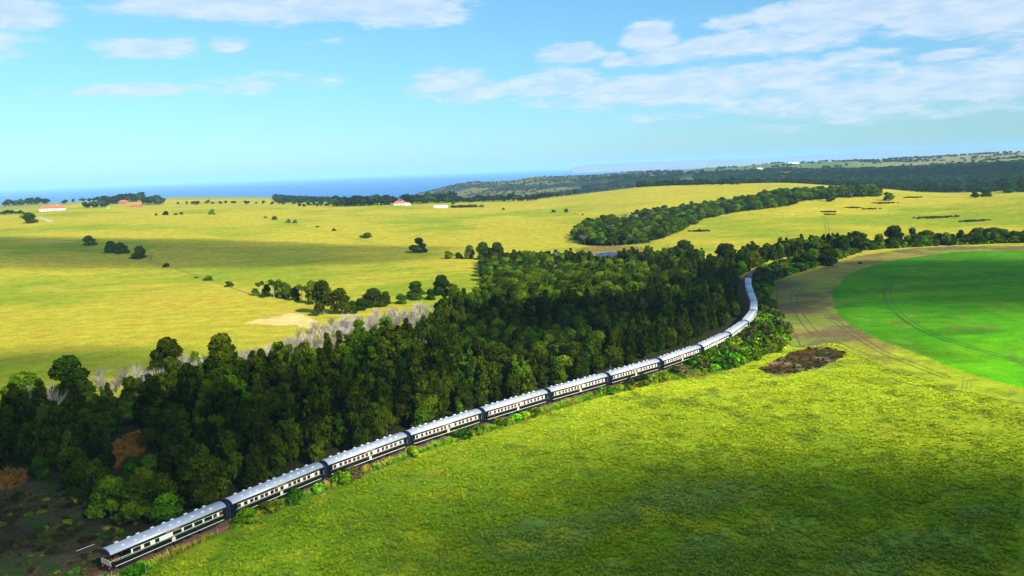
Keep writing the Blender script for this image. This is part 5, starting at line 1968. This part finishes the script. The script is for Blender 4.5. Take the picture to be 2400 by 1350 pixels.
# field gate frame and wire fence beside the foreground field
p0, p1, p2 = at(2256, 909), at(2266, 911), at(2276, 912)
t = thing('gate_frame', 'bare wooden three post frame standing in the field edge at right', 'gate frame', tuple(p0))
MB().tube((0, 0, -.2), (0, 0, 2.2), .09).obj('post', M['post'], t)
for pp in (p1, p2):
    d_ = pp - p0
    MB().tube((d_[0], d_[1], -.2 + d_[2]), (d_[0], d_[1], 2.2), .09).obj('post', M['post'], t)
d_ = p2 - p0
MB().tube((0, 0, 2.15), (d_[0], d_[1], 2.15), .06).obj('top_rail', M['post'], t)
p = at(2366, 932)
t = MB().tube((0, 0, -.2), (.05, 0, 2.1), .09, .08).obj('fence_post', M['post'])
t.location = p
tag(t, 'lone leaning fence post near the right edge of the field', 'post')

fp = smooth_path(poly([(330, 1352), (520, 1250), (640, 1206), (740, 1164), (900, 1100), (1010, 1058), (1120, 1027), (1280, 973), (1400, 936), (1550, 900), (1650, 884), (1750, 856), (1830, 822)]), 12)
fs = np.concatenate([[0], np.cumsum(np.linalg.norm(np.diff(fp, axis=0), axis=1))])
ft = thing('wire_fence', 'low wire fence on weathered posts along the edge of the foreground field', 'fence', (0, 0, 0))
m_post = MB().tube((0, 0, -.2), (0, 0, 1.35), .07, .06, 6).mesh('post', M['post'])
pts = []
for s_ in np.arange(1, fs[-1], 7.5):
    xx, yy = np.interp(s_, fs, fp[:, 0]), np.interp(s_, fs, fp[:, 1])
    zz = float(zf(xx, yy))
    link('post', m_post, ft, (xx, yy, zz))
    pts.append((xx, yy, zz))
for hh in (.5, .85, 1.2):
    wb = MB()
    for i in range(len(pts) - 1):
        a_, b_ = pts[i], pts[i + 1]
        wb.tube((a_[0], a_[1], a_[2] + hh), (b_[0], b_[1], b_[2] + hh), .012, .012, 3)
    wb.obj('wire', M['steel'], ft)

# telegraph poles near the line
for (px, py, lab) in [(182, 1310, 'pale pole lying beside the line behind the last carriage')]:
    a_, b_ = at(180, 1298), at(222, 1282)
    t = MB().tube((0, 0, .5), tuple(Vector(b_ - a_) + Vector((0, 0, .5))), .045, .035, 6).obj('fallen_pole', M['white'])
    t.location = a_
    tag(t, lab, 'pole')

# ------------------------------------------------------------------ clouds overhead (real volumes, they shade the ground)
def cloud_mat(dn):
    m = bpy.data.materials.new('cloud_vapour')
    m.use_nodes = True
    t = NT(m.node_tree)
    o = t.n('ShaderNodeOutputMaterial')
    v_ = t.n('ShaderNodeVolumePrincipled', ins={'Color': (1, 1, 1, 1), 'Density': dn, 'Anisotropy': 0.3})
    t.l(v_.outputs[0], o.inputs['Volume'])
    return m


def cloud(cx, cy, rx, ry, ang, label, alt=1300, thick=26, dn=0.045, seed=0):
    """shades the ground round (cx, cy): the cloud itself floats up the sun's direction"""
    g = np.random.default_rng(seed)
    k = alt / math.tan(SUN_EL)
    ox, oy = cx + SUN_DIR.x * k, cy + SUN_DIR.y * k
    import bmesh
    bm = bmesh.new()
    bmesh.ops.create_icosphere(bm, subdivisions=5, radius=1)
    V = np.array([v_.co[:] for v_ in bm.verts])
    Qd = np.array([[v_.index for v_ in f.verts] for f in bm.faces])
    bm.free()
    az_ = np.arctan2(V[:, 1], V[:, 0])
    rad = 1 + .30 * (fbm(V[:, 0] * 2 + 9, V[:, 1] * 2 + V[:, 2], .8, 4, seed) - .5) * 2
    V = V * rad[:, None]
    V[:, 2] = np.where(V[:, 2] < 0, V[:, 2] * .35, V[:, 2])
    c_, s_ = math.cos(ang), math.sin(ang)
    X_, Y_ = V[:, 0] * rx, V[:, 1] * ry
    W_ = np.column_stack([X_ * c_ - Y_ * s_, X_ * s_ + Y_ * c_, V[:, 2] * thick])
    o = link('cloud', fastmesh('cloud', W_, Qd, cloud_mat(dn), smooth=True), None, (ox, oy, alt))
    return tag(o, label, 'cloud', 'low clouds overhead')


def ground_at(px, py):
    return at(px, py)[:2]


cloud(88, 90, 128, 68, R(-2), 'low cloud overhead shading the near field', seed=1, dn=.018, thick=42)
c2 = ground_at(250, 596)
cloud(c2[0], c2[1] + 8, 330, 100, R(-12), 'low cloud overhead shading the left pasture', seed=2, thick=45, dn=.015)
c2 = ground_at(60, 880)
cloud(c2[0] - 10, c2[1], 60, 34, R(20), 'thin low cloud overhead shading the pasture edge', seed=12, dn=.02)
c3 = ground_at(200, 1180)
cloud(c3[0] - 25, c3[1] + 12, 70, 60, R(30), 'small low cloud overhead shading the rear of the train', seed=3)
cloud(-50, 206, 50, 19, R(50), 'low cloud overhead shading the lower wood', seed=9, dn=.04)
cloud(22, 300, 66, 30, R(30), 'low cloud overhead shading the middle of the wood', seed=4)
cloud(114, 378, 42, 66, R(-12), 'small low cloud overhead shading the locomotive', seed=5, dn=.07)
cloud(250, 385, 120, 92, R(-10), 'low cloud overhead shading the green crop circle', seed=8, dn=.024, thick=36)
cloud(560, 3300, 420, 260, R(0), 'low cloud overhead shading the headland slope', alt=1700, seed=6, thick=60, dn=.02)
cloud(1500, 2500, 750, 330, R(-20), 'long low cloud overhead shading the far forest', alt=1900, seed=7, thick=80, dn=.015)

# ------------------------------------------------------------------ haze
hz = bpy.data.materials.new('thin_haze')
hz.use_nodes = True
t = NT(hz.node_tree)
o = t.n('ShaderNodeOutputMaterial')
vv = t.n('ShaderNodeVolumePrincipled', ins={'Color': (0.42, 0.76, 1.0, 1), 'Density': 0.00005, 'Anisotropy': -0.12})
t.l(vv.outputs[0], o.inputs['Volume'])
ho = MB().box(-95000, 95000, -95000, 95000, SEA - 1.5, 235).obj('haze', hz)
tag(ho, kind='stuff')
print('objects', len(bpy.data.objects))
